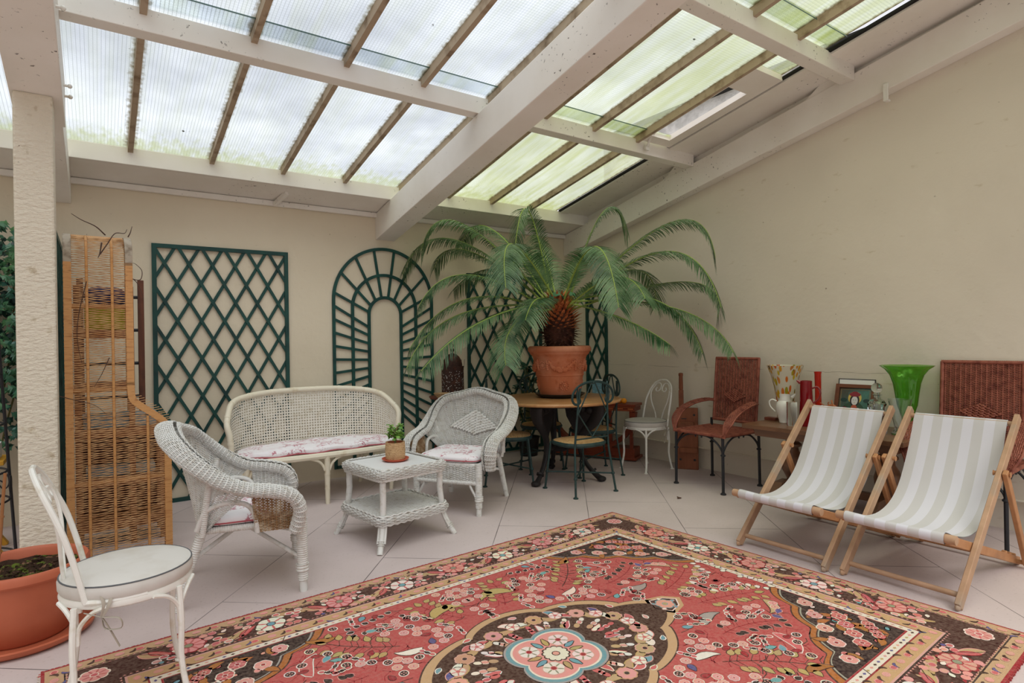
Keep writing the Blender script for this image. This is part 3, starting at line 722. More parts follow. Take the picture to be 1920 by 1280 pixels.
# ------------------------------------------------------------------ bistro chairs
def bistro(label):
    t = thing('bistro_chair', label, 'chair', (0, 0, 0), 0, 'white bistro chairs')
    r = .205; a = np.linspace(0, 2 * PI, 48, endpoint=False)
    m = MB(); P = np.stack([r * np.cos(a), r * np.sin(a), np.full(48, .435)], 1); m.tube(P, .011, 8, True, flat=1.5)
    m.lathe([(0, .43), (r, .43), (r, .438), (0, .438)], 32); build('seat_ring', m, M['whitemetal'], t)
    m = MB()
    hoop = catmull([(.175, .13, .445), (.172, .165, .60), (.165, .20, .72), (.125, .252, .845), (.055, .276, .897), (0, .28, .905), (-.055, .276, .897), (-.125, .252, .845), (-.165, .20, .72), (-.172, .165, .60), (-.175, .13, .445)], 7)
    m.tube(hoop, .010, 8)
    for s in (1, -1): m.tube(catmull([(s * .175, .13, .448), (s * .195, .08, .446), (s * .205, .0, .446), (s * .20, -.05, .446)], 5), .009, 8)
    build('back_hoop', m, M['whitemetal'], t)
    m = MB()
    for s in (1, -1):
        m.tube(catmull([(s * .03, .19, .45), (s * .055, .20, .56), (s * .11, .205, .68), (s * .125, .225, .78), (s * .085, .262, .857), (s * .035, .266, .868), (s * .012, .255, .84), (s * .018, .236, .80), (s * .055, .230, .785), (s * .072, .238, .805), (s * .06, .245, .825)], 6), .0065, 8)
    build('back_scroll', m, M['whitemetal'], t)
    for sx in (1, -1):
        for sy in (1, -1):
            m = MB(); k = 1 if sy < 0 else 1.06
            m.tube(catmull([(sx * .155, sy * .155 * k, .43), (sx * .162, sy * .16 * k, .30), (sx * .158, sy * .158 * k, .17), (sx * .168, sy * .17 * k, .07), (sx * .175, sy * .185 * k, .0)], 7), .0105, 8)
            m.lathe([(0, 0), (.02, 0), (.02, .005), (.012, .009), (0, .01)], 12, (sx * .175, sy * .185 * k, 0))
            b = unit(A([sx, -sy, 0])); c = A([sx * .155, sy * .155, 0])
            for q in (1, -1): m.tube(catmull([c + A([0, 0, .30]), c * 1.0 + b * q * .008 + A([0, 0, .36]), c * .97 + b * q * .05 + A([0, 0, .41]), c * .90 + b * q * .10 + A([0, 0, .432])], 5), .008, 6)
            build('leg', m, M['whitemetal'], t)
    m = MB(); pr = [(0, .442), (.19, .442), (.208, .446), (.218, .462), (.219, .486), (.213, .500), (.19, .507), (.10, .512), (0, .513)]
    m.lathe(pr, 48); c = build('cushion', m, M['offwhite'], t)
    m = MB()
    for z, rr in ((.4995, .2135),): m.tube(np.stack([rr * np.cos(a), rr * np.sin(a), np.full(48, z)], 1), .0028, 6, True)
    build('piping', m, M['pipe'], c)
    for sd in (1, -1):
        m = MB(); q = (.198, .085)
        def rb(pts, w=.006): m.tube(catmull([(p[0] * sd, p[1], p[2]) for p in pts], 6), w, 6, flat=.25)
        rb([(q[0], q[1], .47), (q[0] + .016, q[1] - .006, .44), (q[0] + .012, q[1], .40)]); rb([(q[0], q[1] - .03, .47), (q[0] + .02, q[1] - .02, .44), (q[0] + .012, q[1], .40)])
        rb([(q[0] + .012, q[1], .40), (q[0] + .03, q[1] - .05, .39), (q[0] + .03, q[1] - .055, .355), (q[0] + .018, q[1] - .01, .36), (q[0] + .012, q[1], .40)])
        rb([(q[0] + .012, q[1], .40), (q[0] + .02, q[1] - .02, .36), (q[0] + .025, q[1] - .05, .29)]); rb([(q[0] + .012, q[1], .40), (q[0] + .02, q[1] + .05, .43)])
        build('tie', m, M['ribbon'], c)
    return t
bc = bistro('white metal bistro chair with grey cushion, at the rug corner by the plastic pot'); bc.location = (.085, 2.70, .0145); bc.rotation_euler.z = math.radians(90)
dup(bc, (4.65, 4.22, 0), math.radians(-92), 'white metal bistro chair with round cushion against the right wall beside the palm', 'white bistro chairs')
# ------------------------------------------------------------------ round table with the potted cycad
def round_table():
    t = thing('round_table', 'round honey wood table on black cast iron legs under the big palm', 'table', (3.72, 4.53, 0))
    m = MB(); m.lathe([(0, .742), (.60, .742), (.625, .750), (.63, .762), (.622, .774), (.60, .777), (0, .777)], 72); build('table_top', m, M['tablewood'], t)
    m = MB(); m.lathe([(0, .715), (.42, .715), (.42, .742), (0, .742)], 40); m.lathe([(0, .26), (.10, .26), (.12, .28), (.10, .30), (0, .30)], 24); build('underframe', m, M['castiron'], t)
    for fx, fy in ((-.433, -.206), (.177, -.433), (.155, .304), ):
        L = math.hypot(fx, fy); d = A([fx / L, fy / L, 0]); s = A([-d[1], d[0], 0])
        m = MB()
        prof = [(.40, .72, .085), (.40, .66, .08), (.37, .58, .07), (.30, .50, .055), (.24, .42, .042), (.22, .34, .034), (.24, .24, .030), (.29, .15, .028), (.35, .08, .028), (.40, .04, .034), (.43, .02, .040)]
        k = L / .43
        P = catmull([d * a * k + A([0, 0, z]) for a, z, r in prof], 5); rr = np.interp(np.linspace(0, 1, len(P)), np.linspace(0, 1, len(prof)), [p[2] for p in prof])
        m.tube(P, rr, 12, flat=.6)
        m.ball(d * .43 * k + A([0, 0, .026]), .042, 12, 8, (1.1, 1.1, .62)); m.tube([d * .355 * k + A([0, 0, .085]), d * .345 * k + A([0, 0, .10])], .036, 10)
        # pierced scroll bracket under the top
        for q in np.linspace(.12, .40, 5): m.ball(d * q * k + A([0, 0, .70 - .12 * (q - .1)]), .05, 8, 6, (1, 1, .9))
        m.poly([d * .08 * k + s * -.012 + A([0, 0, .72]), d * .42 * k + s * -.012 + A([0, 0, .72]), d * .42 * k + s * -.012 + A([0, 0, .62]), d * .30 * k + s * -.012 + A([0, 0, .50]), d * .20 * k + s * -.012 + A([0, 0, .42]), d * .10 * k + s * -.012 + A([0, 0, .60])], s * .024)
        P = catmull([d * .23 * k + A([0, 0, .32]), d * .14 * k + A([0, 0, .30]), A([0, 0, .28])], 5); m.tube(P, .02, 8)
        build('leg', m, M['castiron'], t)
round_table()
CX, CY, CZ = 3.79, 4.565, .777
m = MB(); m.lathe([(0, 0), (.20, 0), (.245, .03), (.25, .04), (.24, .04), (.195, .010), (0, .010)], 48)
tag(build('plant_saucer', m, M['blackplastic'], loc=(CX, CY, CZ)), 'black saucer under the large terracotta pot on the round table', 'saucer')
FR = [((3.6, 4.8, 2.67), (3.3, 4.65, 2.04)), ((4.22, 4.37, 2.63), (4.36, 4.15, 2.39)), ((4.54, 3.78, 2.46), (4.64, 3.34, 2.08)), ((4.41, 3.74, 2.17), (4.42, 3.13, 1.61)), ((4.74, 3.76, 1.9), (4.65, 3.33, 1.53)), ((4.33, 3.81, 1.72), (4.37, 3.29, 1.21)), ((4.4, 3.63, 1.63), (4.41, 3.01, 1.22)), ((4.1, 3.96, 1.53), (4.21, 3.52, 1.29)), ((3.66, 3.91, 2.18), (3.4, 3.35, 1.6)), ((3.08, 4.32, 2.21), (2.67, 3.87, 1.77)), ((3.05, 5.2, 2.55), (2.62, 5.25, 2.24)), ((3.08, 5.42, 2.42), (2.62, 5.7, 2.06)), ((3.26, 5.41, 2.31), (2.99, 5.7, 2.13)), ((2.95, 4.9, 1.99), (2.46, 5.0, 1.68)), ((2.95, 4.9, 1.76), (2.38, 5.05, 1.28)), ((2.81, 4.87, 1.6), (2.27, 4.88, 1.11)), ((2.89, 4.57, 1.53), (2.24, 4.53, 1.1)), ((3.13, 4.4, 1.5), (2.83, 4.12, 1.14)), ((3.48, 5.26, 2.53), (3.33, 5.7, 2.41)), ((3.81, 5.14, 2.29), (3.8, 5.65, 2.08)), ((4.29, 4.81, 2.2), (4.73, 4.99, 2.37)), ((4.56, 4.25, 2.06), (4.89, 4.27, 1.69)), ((4.04, 5.11, 2.33), (4.13, 5.41, 2.56)), ((3.46, 5.15, 2.1), (3.17, 5.6, 1.9)), ((3.87, 3.88, 1.91), (3.73, 3.37, 1.68)), ((3.31, 4.27, 1.73), (2.97, 4.02, 1.52))]
def cycad():
    z0 = CZ + .0105
    t = thing('potted_cycad', 'huge sago palm in a terracotta pot with garlands on the round table', 'plant', (CX, CY, z0))
    H = .50
    m = MB(); m.lathe([(0, 0), (.188, 0), (.200, .015), (.218, .12), (.234, .205), (.240, .208), (.242, .216), (.238, .223), (.252, .30), (.266, .385), (.275, .405), (.288, .415), (.296, .425), (.300, .438), (.312, .446), (.318, .462), (.316, .482), (.304, .497), (.292, .5), (.28, .495), (.268, .46), (0, .46)], 72); build('pot', m, M['terracotta'], t)
    rp = lambda z: float(np.interp(z, [0, .12, .205, .223, .30, .385], [.192, .218, .234, .238, .252, .266]))
    def on(a, z, o=0): r = rp(z) + o; return A([r * math.cos(a), r * math.sin(a), z])
    a0 = math.radians(-125)
    for g in range(4):
        m = MB(); c = a0 + g * PI / 2
        for k in range(23):
            f = k / 22 * 2 - 1; aa = c + f * .48; zz = .345 - .075 * (1 - f * f)
            for q in range(3): m.ball(on(aa + R.uniform(-.03, .03), zz + R.uniform(-.016, .016), .008), .013 + .006 * (1 - abs(f)), 7, 5)
        for s in (-1, 1):
            for k in range(6): m.ball(on(c + s * .56, .365 - k * .018, .007), .015 - .0012 * abs(k - 3), 7, 5)
        build('garland', m, M['terracotta'], t)
    for g in range(8):
        m = MB(); c = a0 + g * PI / 4 + (.12 if g % 2 == 0 else 0); zc = .115 if g % 2 == 0 else .315; rr = .042 if g % 2 == 0 else .034
        m.ball(on(c, zc, .005), .013, 8, 5)
        for k in range(12):
            q = k * PI / 6
            for rad, sz in ((.5, .009), (1.0, .011)): m.ball(on(c + rr * rad * math.cos(q) / rp(zc), zc + rr * rad * math.sin(q), .002), sz, 6, 4)
        build('rosette', m, M['terracotta'], t)
    m = MB(); n = 24; g = np.linspace(0, 1, 7)
    m.lathe([(.27, .458), (.24, .475), (.18, .485), (.1, .492), (0, .495)], 32); build('soil', m, M['soil'], t)
    base = .49; top = 1.74 - z0
    def trunkr(z): f = (z - base) / (top - base); return float(np.interp(f, [0, .2, .45, .65, .85, 1], [.125, .15, .16, .15, .11, .06]))
    m = MB(); zz = np.linspace(base - .02, top, 14); m.lathe([(trunkr(z), z) for z in zz] + [(0, top + .01)], 24); build('trunk', m, M['scaled'], t)
    md = MB(); mo = MB(); n = 300
    for k in range(n):
        f = (k + .5) / n; z = base + .01 + f * (top - base) * .99; a = k * 2.39996; r = trunkr(z) * .93
        d = A([math.cos(a), math.sin(a), 0]); up_ = (-.35 + 1.5 * f) + R.uniform(-.15, .15)
        dr = unit(d * 1.0 + A([0, 0, up_])); L = (.065 + .055 * f) * R.uniform(.75, 1.3); wv = unit(np.cross(dr, d + A([0, 0, 2.]))) * (.013 + .008 * f)
        p = d * r + A([0, 0, z]); nn = unit(np.cross(wv, dr)) * .005
        q = p + dr * L + A([0, 0, -.012 * (1 - f)])
        (md if f < .36 + R.uniform(-.05, .05) else mo).add([p - wv, p + wv, p + nn * 1.6, p + dr * L * .6 - wv * .8 , p + dr * L * .6 + wv * .8, p + dr * L * .6 + nn, q], [A([(0, 1, 4, 3), (1, 2, 5, 4), (2, 0, 3, 5)]), A([(3, 4, 6), (4, 5, 6), (5, 3, 6)])])
    build('old_leaf_base', md, M['scaled'], t, smooth=False); build('crown_scales', mo, M['scaleo'], t, smooth=False)
    b0 = A([0, 0, top - .04])
    org = A([CX, CY, z0])
    def frond(ap, tp, k):
        ap = A(ap) - org; tp = A(tp) - org
        out = A([tp[0], tp[1], 0]); out = unit(out) * .06
        p0 = b0 + out * (1.0 + .5 * R.random()) + A([0, 0, R.uniform(-.10, .03)]) 
        ctrl = 2 * ap - .5 * (p0 + tp)
        # rise towards the apex, then fall: two blended arcs through base, apex and tip
        u = np.linspace(0, 1, 90)[:, None]
        P = (1 - u) ** 2 * p0 + 2 * u * (1 - u) * ctrl + u * u * tp
        P = resample(P, 90); L = np.linalg.norm(np.diff(P, axis=0), axis=1).sum()
        T = unit(np.gradient(P, axis=0))
        ref = np.cross(A([0, 0, 1.0]), unit(tp - p0)); ref = unit(ref)
        S = unit(ref - T * (T @ ref)[:, None]); U = np.cross(S, T); U = U * np.sign(U[:1, 2:3] + 1e-6)
        m = MB(); m.tube(P, np.linspace(.011, .0025, 90), 6); f_ = build('frond', m, M['rachis'], t)
        m = MB(); nl = int(L / .0148); f = np.linspace(.13, .995, nl)
        g = np.linspace(0, 1, 90); at = lambda X, q: np.stack([np.interp(q, g, X[:, i]) for i in range(3)], -1)
        for s in (1, -1):
            q = f + NR.uniform(-.002, .002, nl)
            p, tt, ss, uu = at(P, q), unit(at(T, q)), unit(at(S, q)), unit(at(U, q))
            Ls = .225 * np.interp(q, [.10, .3, .55, .85, 1], [.45, .95, 1, .85, .5]) * NR.uniform(.9, 1.08, nl)
            el = .34 * (1 - q) - .06
            d = unit(ss * s * .86 + tt * .55 + uu * el[:, None] + NR.normal(0, .035, (nl, 3)))
            down = A([0, 0, -1.0]) * (.14 + .55 * q)[:, None]
            w_ = unit(np.cross(d, uu)) * .0050
            rows_ = []
            for ff, ww in ((0, .7), (.3, 1.0), (.65, .85), (.9, .45), (1.0, .04)):
                c = p + (d * ff + down * ff * ff) * Ls[:, None]
                rows_.append(np.stack([c - w_ * ww, c - uu * .0016 * ww, c + w_ * ww], 1))
            V = A(rows_)  # 5, nl, 3, 3
            i, j, l = np.meshgrid(np.arange(4), np.arange(nl), np.arange(2), indexing='ij')
            ix = lambda a, b, c: (a * nl + b) * 3 + c
            m.add(V.reshape(-1, 3), [np.stack([ix(i, j, l), ix(i + 1, j, l), ix(i + 1, j, l + 1), ix(i, j, l + 1)], -1).reshape(-1, 4)])
        build('leaflets', m, M['frond'], f_, sharp=0)
    for k, (ap, tp) in enumerate(FR): frond(ap, tp, k)
    m = MB()
    for s in (-1, 1):
        P = catmull([(0 + .02, -.06, top - .02), (s * .05 - .01, -.10, top + .06), (s * .12, -.10 - .05 * s, top + .04), (s * .15, -.10 - .08 * s, top - .04)], 8)
        for k in np.linspace(-.03, .03, 9): m.tube(P + A([0, 0, k * .6]) + A([k * .2, k, 0]), np.linspace(.006, .003, len(P)), 5)
    build('young_leaf', m, M['young'], t)
cycad()

# ------------------------------------------------------------------ green iron chairs
def green_chair(label):
    t = thing('iron_chair', label, 'chair', (0, 0, 0), 0, 'dark green iron chairs around the round table')
    m = MB(); a = np.linspace(0, 2 * PI, 44, endpoint=False); sq = lambda x: np.sign(x) * np.abs(x) ** .72
    P = np.stack([.215 * sq(np.cos(a)), .21 * sq(np.sin(a)), np.full(44, .43)], 1); m.tube(P, .012, 4, True, flat=1.6); build('seat_ring', m, M['greenmetal'], t)
    m = MB(); rings = []
    for s, z in ((.5, .428), (.98, .430), (1.0, .438), (.97, .448), (.8, .455), (.4, .458), (0, .459)): rings.append(np.c_[.212 * s * sq(np.cos(a)), .207 * s * sq(np.sin(a)), np.full(44, z)])
    m.grid(A(rings), cv=True, flip=True); build('seat', m, M['straw'], t)
    for sx in (1, -1):
        m = MB(); P = catmull([(sx * .145, .215, .93), (sx * .165, .205, .75), (sx * .185, .185, .45), (sx * .20, .20, .28), (sx * .225, .235, .0)], 7); m.tube(P, .0095, 8); m.lathe([(0, 0), (.022, 0), (.022, .008), (.012, .014), (0, .016)], 12, (sx * .225, .235, 0)); m.ball((sx * .21, .215, .16), .017, 8, 6); build('leg', m, M['greenmetal'], t)
        m = MB(); P = catmull([(sx * .185, -.17, .43), (sx * .20, -.19, .25), (sx * .225, -.215, .0)], 6); m.tube(P, .0095, 8); m.lathe([(0, 0), (.022, 0), (.022, .008), (.012, .014), (0, .016)], 12, (sx * .225, -.215, 0)); m.ball((sx * .21, -.20, .155), .017, 8, 6); build('leg', m, M['greenmetal'], t)
        m = MB(); m.tube([(sx * .21, -.20, .155), (-sx * .21, .215, .16)], .0075, 8); build('stretcher', m, M['greenmetal'], t)
    m = MB()
    def q(x, z): return (x, .205 + .05 * (z - .75), z)
    hoop = [q(-.185, .835), q(-.155, .805), q(-.13, .825), q(-.14, .855), q(-.165, .85)]
    sc_ = [q(-.150, .842), q(-.142, .815), q(-.165, .792), q(-.205, .80), q(-.228, .84), q(-.215, .895), q(-.165, .945), q(-.08, .975), q(0, .982)]
    P = catmull(sc_, 7); Pm = P * A([-1, 1, 1]); m.tube(np.concatenate([P, Pm[::-1][1:]]), .0085, 8, flat=1.3); build('back_hoop', m, M['greenmetal'], t)
    m = MB()
    for sx in (1, -1):
        m.tube([q(sx * .015, .98), q(sx * .160, .71)], .006, 6); m.tube([q(sx * .160, .71), q(0, .50)], .006, 6)
    m.tube([q(-.175, .49), q(.175, .49)], .007, 6)
    m.ball(q(0, .975), .014); build('back_brace', m, M['greenmetal'], t)
    for sx in (1, -1):
        m = MB(); c = A(q(sx * .17, .86)); m.add([c + A([0, .004, .10]), c + A([sx * .02, .0, .02]), c + A([sx * .008, .004, -.07]), c + A([-sx * .018, .0, -.01]), c + A([0, -.012, .0])], [A([(0, 1, 4), (1, 2, 4), (2, 3, 4), (3, 0, 4)])]); 
        build('leaf_ornament', m, M['greenmetal'], t, smooth=False)
    return t
gc = green_chair('dark green iron chair with straw seat, nearest the viewer at the round table'); gc.location = (3.53, 4.0, 0); gc.rotation_euler.z = math.radians(180 - 3)
def face(f): return math.atan2(f[0], -f[1])
G = 'dark green iron chairs around the round table'
dup(gc, (3.23, 4.66, 0), face((.83, -.55)), 'dark green iron chair behind the front facing white wicker armchair, straw seat', G)
dup(gc, (4.10, 4.44, 0), face((-.92, .38)), 'dark green iron chair at the table side towards the right wall', G)
dup(gc, (3.90, 5.02, 0), face((-.6, -.8)), 'dark green iron chair on the far side of the round table behind the pot', G)

# ------------------------------------------------------------------ inlaid console in the corner
def corner_console():
    ang = math.atan2(.89, -.45)   # length axis
    t = thing('inlaid_console', 'red brown inlaid console table with curved legs in the corner behind the table', 'console', (4.80, 4.50, 0), ang)
    # local: x along the length from the right front corner, y = -depth (towards the wall corner)
    L, D = 1.05, .27
    m = MB(); m.box((L / 2, -D / 2, .612), (L, D, .028)); build('table_top', m, M['inlay'], t, bev=.003)
    m = MB(); m.box((L / 2, -D / 2, .573), (L - .03, D - .03, .05)); f_ = build('apron', m, M['inlay'], t)
    m = MB()
    for z in (.592, .556): m.box((L / 2, -.0135, z), (L - .04, .003, .004))
    for k in range(9): m.box((.06 + k * .115, -.0135, .574), (.06, .003, .010))
    build('inlay_band', m, M['inlayline'], f_)
    for x in (.06, .30, L - .30, L - .06):
        m = MB(); m.box((x, -.04, .33), (.035, .035, .44)); build('leg', m, M['inlay'], t, bev=.003)
    for s, x in ((1, .03), (-1, L - .03)):
        m = MB(); P = catmull([(x, -.06, .54), (x + s * .03, -.06, .40), (x + s * .12, -.06, .26), (x + s * .30, -.06, .14)], 8)
        for i in range(len(P) - 1): m.bar(P[i], P[i + 1] + (P[i + 1] - P[i]) * .2, .05, .085, (0, 1, 0))
        l = build('curved_leg', m, M['inlay'], t)
        m = MB()
        for o in (-.024, 0, .024): m.tube(P + A([o * .8, .027, -o * s * .5]), .002, 4)
        build('inlay_line', m, M['inlayline'], l)
    m = MB(); m.box((L / 2, -D / 2, .085), (L - .05, D * .8, .10)); m.box((L / 2, -D / 2, .025), (L, D, .03)); build('plinth', m, M['inlay'], t, bev=.004)
    for x in (.05, L - .05): m = MB(); m.ball((x, -.04, .014), .022, 10, 6, (1, 1, .6)); build('foot', m, M['inlay'], t)
    ca, sa = math.cos(ang), math.sin(ang)
    return lambda x, y, z: (4.80 + ca * x - sa * y, 4.50 + sa * x + ca * y, z)
cl = corner_console()
for k, (x, y) in enumerate(((.15, -.07), (.205, -.10))):
    m = MB(); m.ball((0, 0, .031), .032, 16, 12, (1, 1, .97)); o = build('orange', m, M['orangefruit'], loc=cl(x, y, .626))
    m = MB(); m.lathe([(0, .0605), (.004, .062), (0, .0635)], 8); build('stem_end', m, M['stem'], o)
    tag(o, ['right hand orange of the pair on the inlaid console', 'left hand orange of the pair on the inlaid console'][k], 'orange', 'oranges on the inlaid console')
m = MB(); m.lathe([(0, 0), (.06, 0), (.085, .03), (.088, .045), (.08, .043), (.06, .012), (0, .012)], 20); 
tag(build('small_basket', m, M['basket'], loc=cl(.33, -.10, .626)), 'small straw basket on the inlaid console beside the oranges', 'basket')
m = MB(); m.box((0, 0, .12), (.17, .06, .24)); o = build('carton', m, M['bluebox'], loc=cl(.47, -.19, .626), bev=.003); o.rotation_euler.z = math.atan2(.89, -.45)
m = MB(); m.box((0, 0, .249), (.10, .05, .018)); build('lid', m, M['white'], o)
tag(o, 'pale blue carton standing on the inlaid console behind the green chair', 'carton')
# dark plant behind the table
def dark_plant():
    t = thing('leafy_plant', 'dark glossy leaved plant on the floor behind the round table', 'plant', (4.13, 5.56, 0))
    m = MB(); m.lathe([(0, 0), (.10, 0), (.125, .20), (.135, .22), (.125, .22), (.115, .19), (0, .19)], 28); build('pot', m, M['blackplastic'], t)
    m = MB(); m.lathe([(.117, .185), (.05, .195), (0, .197)], 20); build('soil', m, M['soil'], t)
    s = MB(); m = MB()
    for k in range(34):
        a = k * 2.4; h = R.uniform(.4, 1.08); r = R.uniform(.03, .20) * (1.1 - h * .4); e = A([r * math.cos(a), r * math.sin(a), h])
        s.tube(catmull([(0, 0, .18), e * A([.5, .5, .7]), e], 5), .005, 5)
        for q in range(3):
            aa = a + R.uniform(-1.2, 1.2); d = unit(A([math.cos(aa), math.sin(aa), R.uniform(-.6, .5)])); wv = unit(np.cross(d, A([0, 0, 1.]))); nn = np.cross(wv, d); Lf = R.uniform(.08, .13)
            rows_ = [[e + d * Lf * f - wv * Lf * .32 * ww - nn * b, e + d * Lf * f, e + d * Lf * f + wv * Lf * .32 * ww - nn * b] for f, ww, b in ((0, .1, 0), (.3, .85, .01), (.6, .9, .012), (.85, .5, .008), (1, .02, .02))]
            m.grid(A(rows_))
    build('stem', s, M['stem'], t); build('foliage', m, M['dleaf'], t)
dark_plant()

# ------------------------------------------------------------------ lantern table
def turned(mb, x, y, z0, z1, r=.018, col=None):
    f = [0, .04, .05, .12, .14, .2, .35, .5, .62, .68, .72, .76, .86, .88, .95, 1]; q = [1.1, 1.1, .7, .8, 1.1, 1.0, .75, 1.15, 1.3, .8, 1.2, .8, 1.0, 1.2, 1.1, 1.1]
    mb.lathe([(0, z0)] + [(r * b, z0 + (z1 - z0) * a) for a, b in zip(f, q)] + [(0, z1)], 14, (x, y, 0))
def lantern_table():
    t = thing('side_stand', 'small dark mahogany stand with turned legs behind the white armchair', 'table', (3.06, 5.50, 0))
    m = MB(); m.lathe([(0, .745), (.21, .745), (.235, .75), (.24, .76), (.235, .77), (0, .77)], 8); build('table_top', m, M['mahog'], t, smooth=False)
    m = MB(); m.lathe([(0, .245), (.17, .245), (.175, .255), (.17, .265), (0, .265)], 8); build('lower_shelf', m, M['mahog'], t, smooth=False)
    for k in range(4):
        a = PI / 4 + k * PI / 2; m = MB(); x, y = .155 * math.cos(a), .155 * math.sin(a); turned(m, x, y, .265, .745, .02); turned(m, x * 1.05, y * 1.05, 0, .247, .02); build('leg', m, M['mahog'], t)
lantern_table()
def lantern():
    t = thing('metal_lantern', 'tall rusty pierced metal lantern with a domed top on the small stand', 'lantern', (3.09, 5.50, .771), .3)
    n = 8; H = .30; r = .118
    m = MB(); m.lathe([(0, 0), (r + .008, 0), (r + .008, .02), (r, .02), (r, H), (r + .004, H), (r + .004, H + .012), (r * .9, H + .015)], n, cap=False); build('body', m, M['lantern'], t, smooth=False)
    m = MB()
    for k in range(n):
        a = (k + .5) * 2 * PI / n; c = r * math.cos(PI / n); d = A([math.cos(a), math.sin(a), 0]); s = A([-d[1], d[0], 0])
        for q in range(26):
            p = d * (c + .0012) + s * R.uniform(-.036, .036) + A([0, 0, R.uniform(.05, H - .03)])
            th = np.arange(6) * PI / 3; m.poly(p + np.cos(th)[:, None] * s * .0035 + np.sin(th)[:, None] * A([0, 0, .0035]), d * .0008)
    build('hole_light_dot', m, M['white'], t)  # solid white dots painted on for light showing through the piercings
    m = MB()
    for k in range(n):
        a = k * 2 * PI / n; b = a + 2 * PI / n * .5; c_ = a - 2 * PI / n * .5
        p = lambda q, z, rr=r + .004: (rr * math.cos(q), rr * math.sin(q), z)
        m.poly([p(a - .16, H), p(a + .16, H), p(a, H + .085, r + .012)], A(p(a, 0)) * -.03)
    build('crown_point', m, M['lantern'], t, smooth=False)
    m = MB(); m.lathe([(r * .86, H + .0), (r * .88, H + .03), (r * .80, H + .075), (r * .60, H + .115), (r * .34, H + .14), (.012, H + .15), (.009, H + .165), (.02, H + .178), (.026, H + .188), (.018, H + .198), (.008, H + .205), (.007, H + .215)], 24, cap=False); build('dome', m, M['lantern'], t)
    m = MB(); a = np.linspace(0, 2 * PI, 20, endpoint=False); m.tube(np.stack([.016 * np.cos(a), 0 * a, H + .232 + .016 * np.sin(a)], 1), .0035, 6, True); build('ring', m, M['lantern'], t)
lantern()
m = MB(); m.lathe([(0, 0), (.05, 0), (.085, .04), (.09, .045), (.08, .045), (.048, .01), (0, .01)], 24)
tag(build('shallow_bowl', m, M['basket'], loc=(2.905, 5.40, .771)), 'shallow dull bowl on the small stand beside the lantern', 'bowl')
# ------------------------------------------------------------------ red brown wicker chairs
def rust_chair(label):
    t = thing('wicker_iron_chair', label, 'armchair', (0, 0, 0), 0, 'red brown wicker armchairs on iron legs')
    W = .265
    m = MB(); tilt = lambda z: .245 + .10 * max(0, z - .5)
    B = lambda u, v: np.stack([(u * 2 - 1) * .225, .245 + .10 * (.06 + .60 * v), .565 + .575 * v], -1)
    weave(m, B, 74, 15, .0035, .0032, .92, .006, 14); build('backrest', m, M['rust'], t, sharp=0)
    m = MB()
    for a, b in (((-.23, .25, .56), (-.23, .311, 1.15)), ((.23, .25, .56), (.23, .311, 1.15)), ((-.235, .311, 1.148), (.235, .311, 1.148)), ((-.235, .25, .562), (.235, .25, .562))): wrapped(m, [a, b], .013)
    build('back_frame', m, M['rust'], t)
    m = MB()
    def D(u, v):
        a = u + v - 1; b = u - v
        return np.stack([a * .125, .262 + .011 * b + 0 * a, .80 + b * .065], -1)
    weave(m, D, 8, 7, .006, .005, .95, .006, 8); build('diamond_weave', m, M['rust'], t, sharp=0)
    m = MB(); weave(m, lambda u, v: np.stack([(u * 2 - 1) * W, -.265 + .53 * v, .497 - .010 * np.sin(u * PI) * np.sin(v * PI)], -1), 60, 20, .003, .003, .92, .005, 12)
    for a, b in (((-W, -.265, .497), (W, -.265, .497)), ((-W, .265, .497), (W, .265, .497)), ((-W, -.265, .497), (-W, .265, .497)), ((W, -.265, .497), (W, .265, .497))): wrapped(m, [a, b], .014)
    build('seat', m, M['rust'], t, sharp=0)
    for s in (-1, 1):
        P = resample(catmull([(s * .232, .27, .755), (s * .26, .15, .765), (s * .285, .0, .745), (s * .292, -.14, .695), (s * .288, -.225, .62), (s * .275, -.255, .545), (s * .268, -.26, .50)], 8), 60); g = np.linspace(0, 1, 60)
        T = unit(np.gradient(P, axis=0))
        def S(u, v, P=P, s=s):
            k = np.stack([np.interp(u, g, P[:, i]) for i in range(3)], -1); w = .040 * np.clip(np.sin(u * PI) * 1.7, .25, 1)
            return k + np.stack([(v * 2 - 1) * w, 0 * u, -.02 * (v * 2 - 1) ** 2 * 1.0], -1)
        m = MB(); weave(m, S, 9, 26, .003, .003, .95, .004, 6)
        for v in (0.02, .98): m.tube(S(g, np.full(60, v)), .008, 6)
        build('armrest', m, M['rust'], t, sharp=0)
        for y in (-.255, .25):
            m = MB(); m.tube([(s * .255, y, .49 if y < 0 else .57), (s * .258, y * 1.02, 0)], .0125, 8); m.lathe([(0, 0), (.024, 0), (.024, .01), (.014, .018), (0, .02)], 12, (s * .258, y * 1.02, 0)); m.ball((s * .256, y, .335), .022, 10, 6, (1, 1, .55)); build('leg', m, M['blackmetal'], t)
    def archb(a, b):
        m = MB(); a, b = A(a), A(b); c = (a + b) / 2
        for p in (a, b): m.tube(catmull([p + A([0, 0, .335]), p * .93 + c * .07 + A([0, 0, .385]), p * .72 + c * .28 + A([0, 0, .44]), p * .4 + c * .6 + A([0, 0, .478]), c + A([0, 0, .484])], 5), .008, 6)
        for q in (-1, 1): m.tube([c + (a - c) * .15 * q + A([0, 0, .485]), c + (a - c) * .12 * q + A([0, 0, .462])], .007, 6)
        build('arch_brace', m, M['blackmetal'], t)
    archb((-.256, -.255, 0), (.256, -.255, 0)); archb((-.256, .25, 0), (.256, .25, 0)); archb((-.256, -.255, 0), (-.256, .25, 0)); archb((.256, -.255, 0), (.256, .25, 0))
    return t
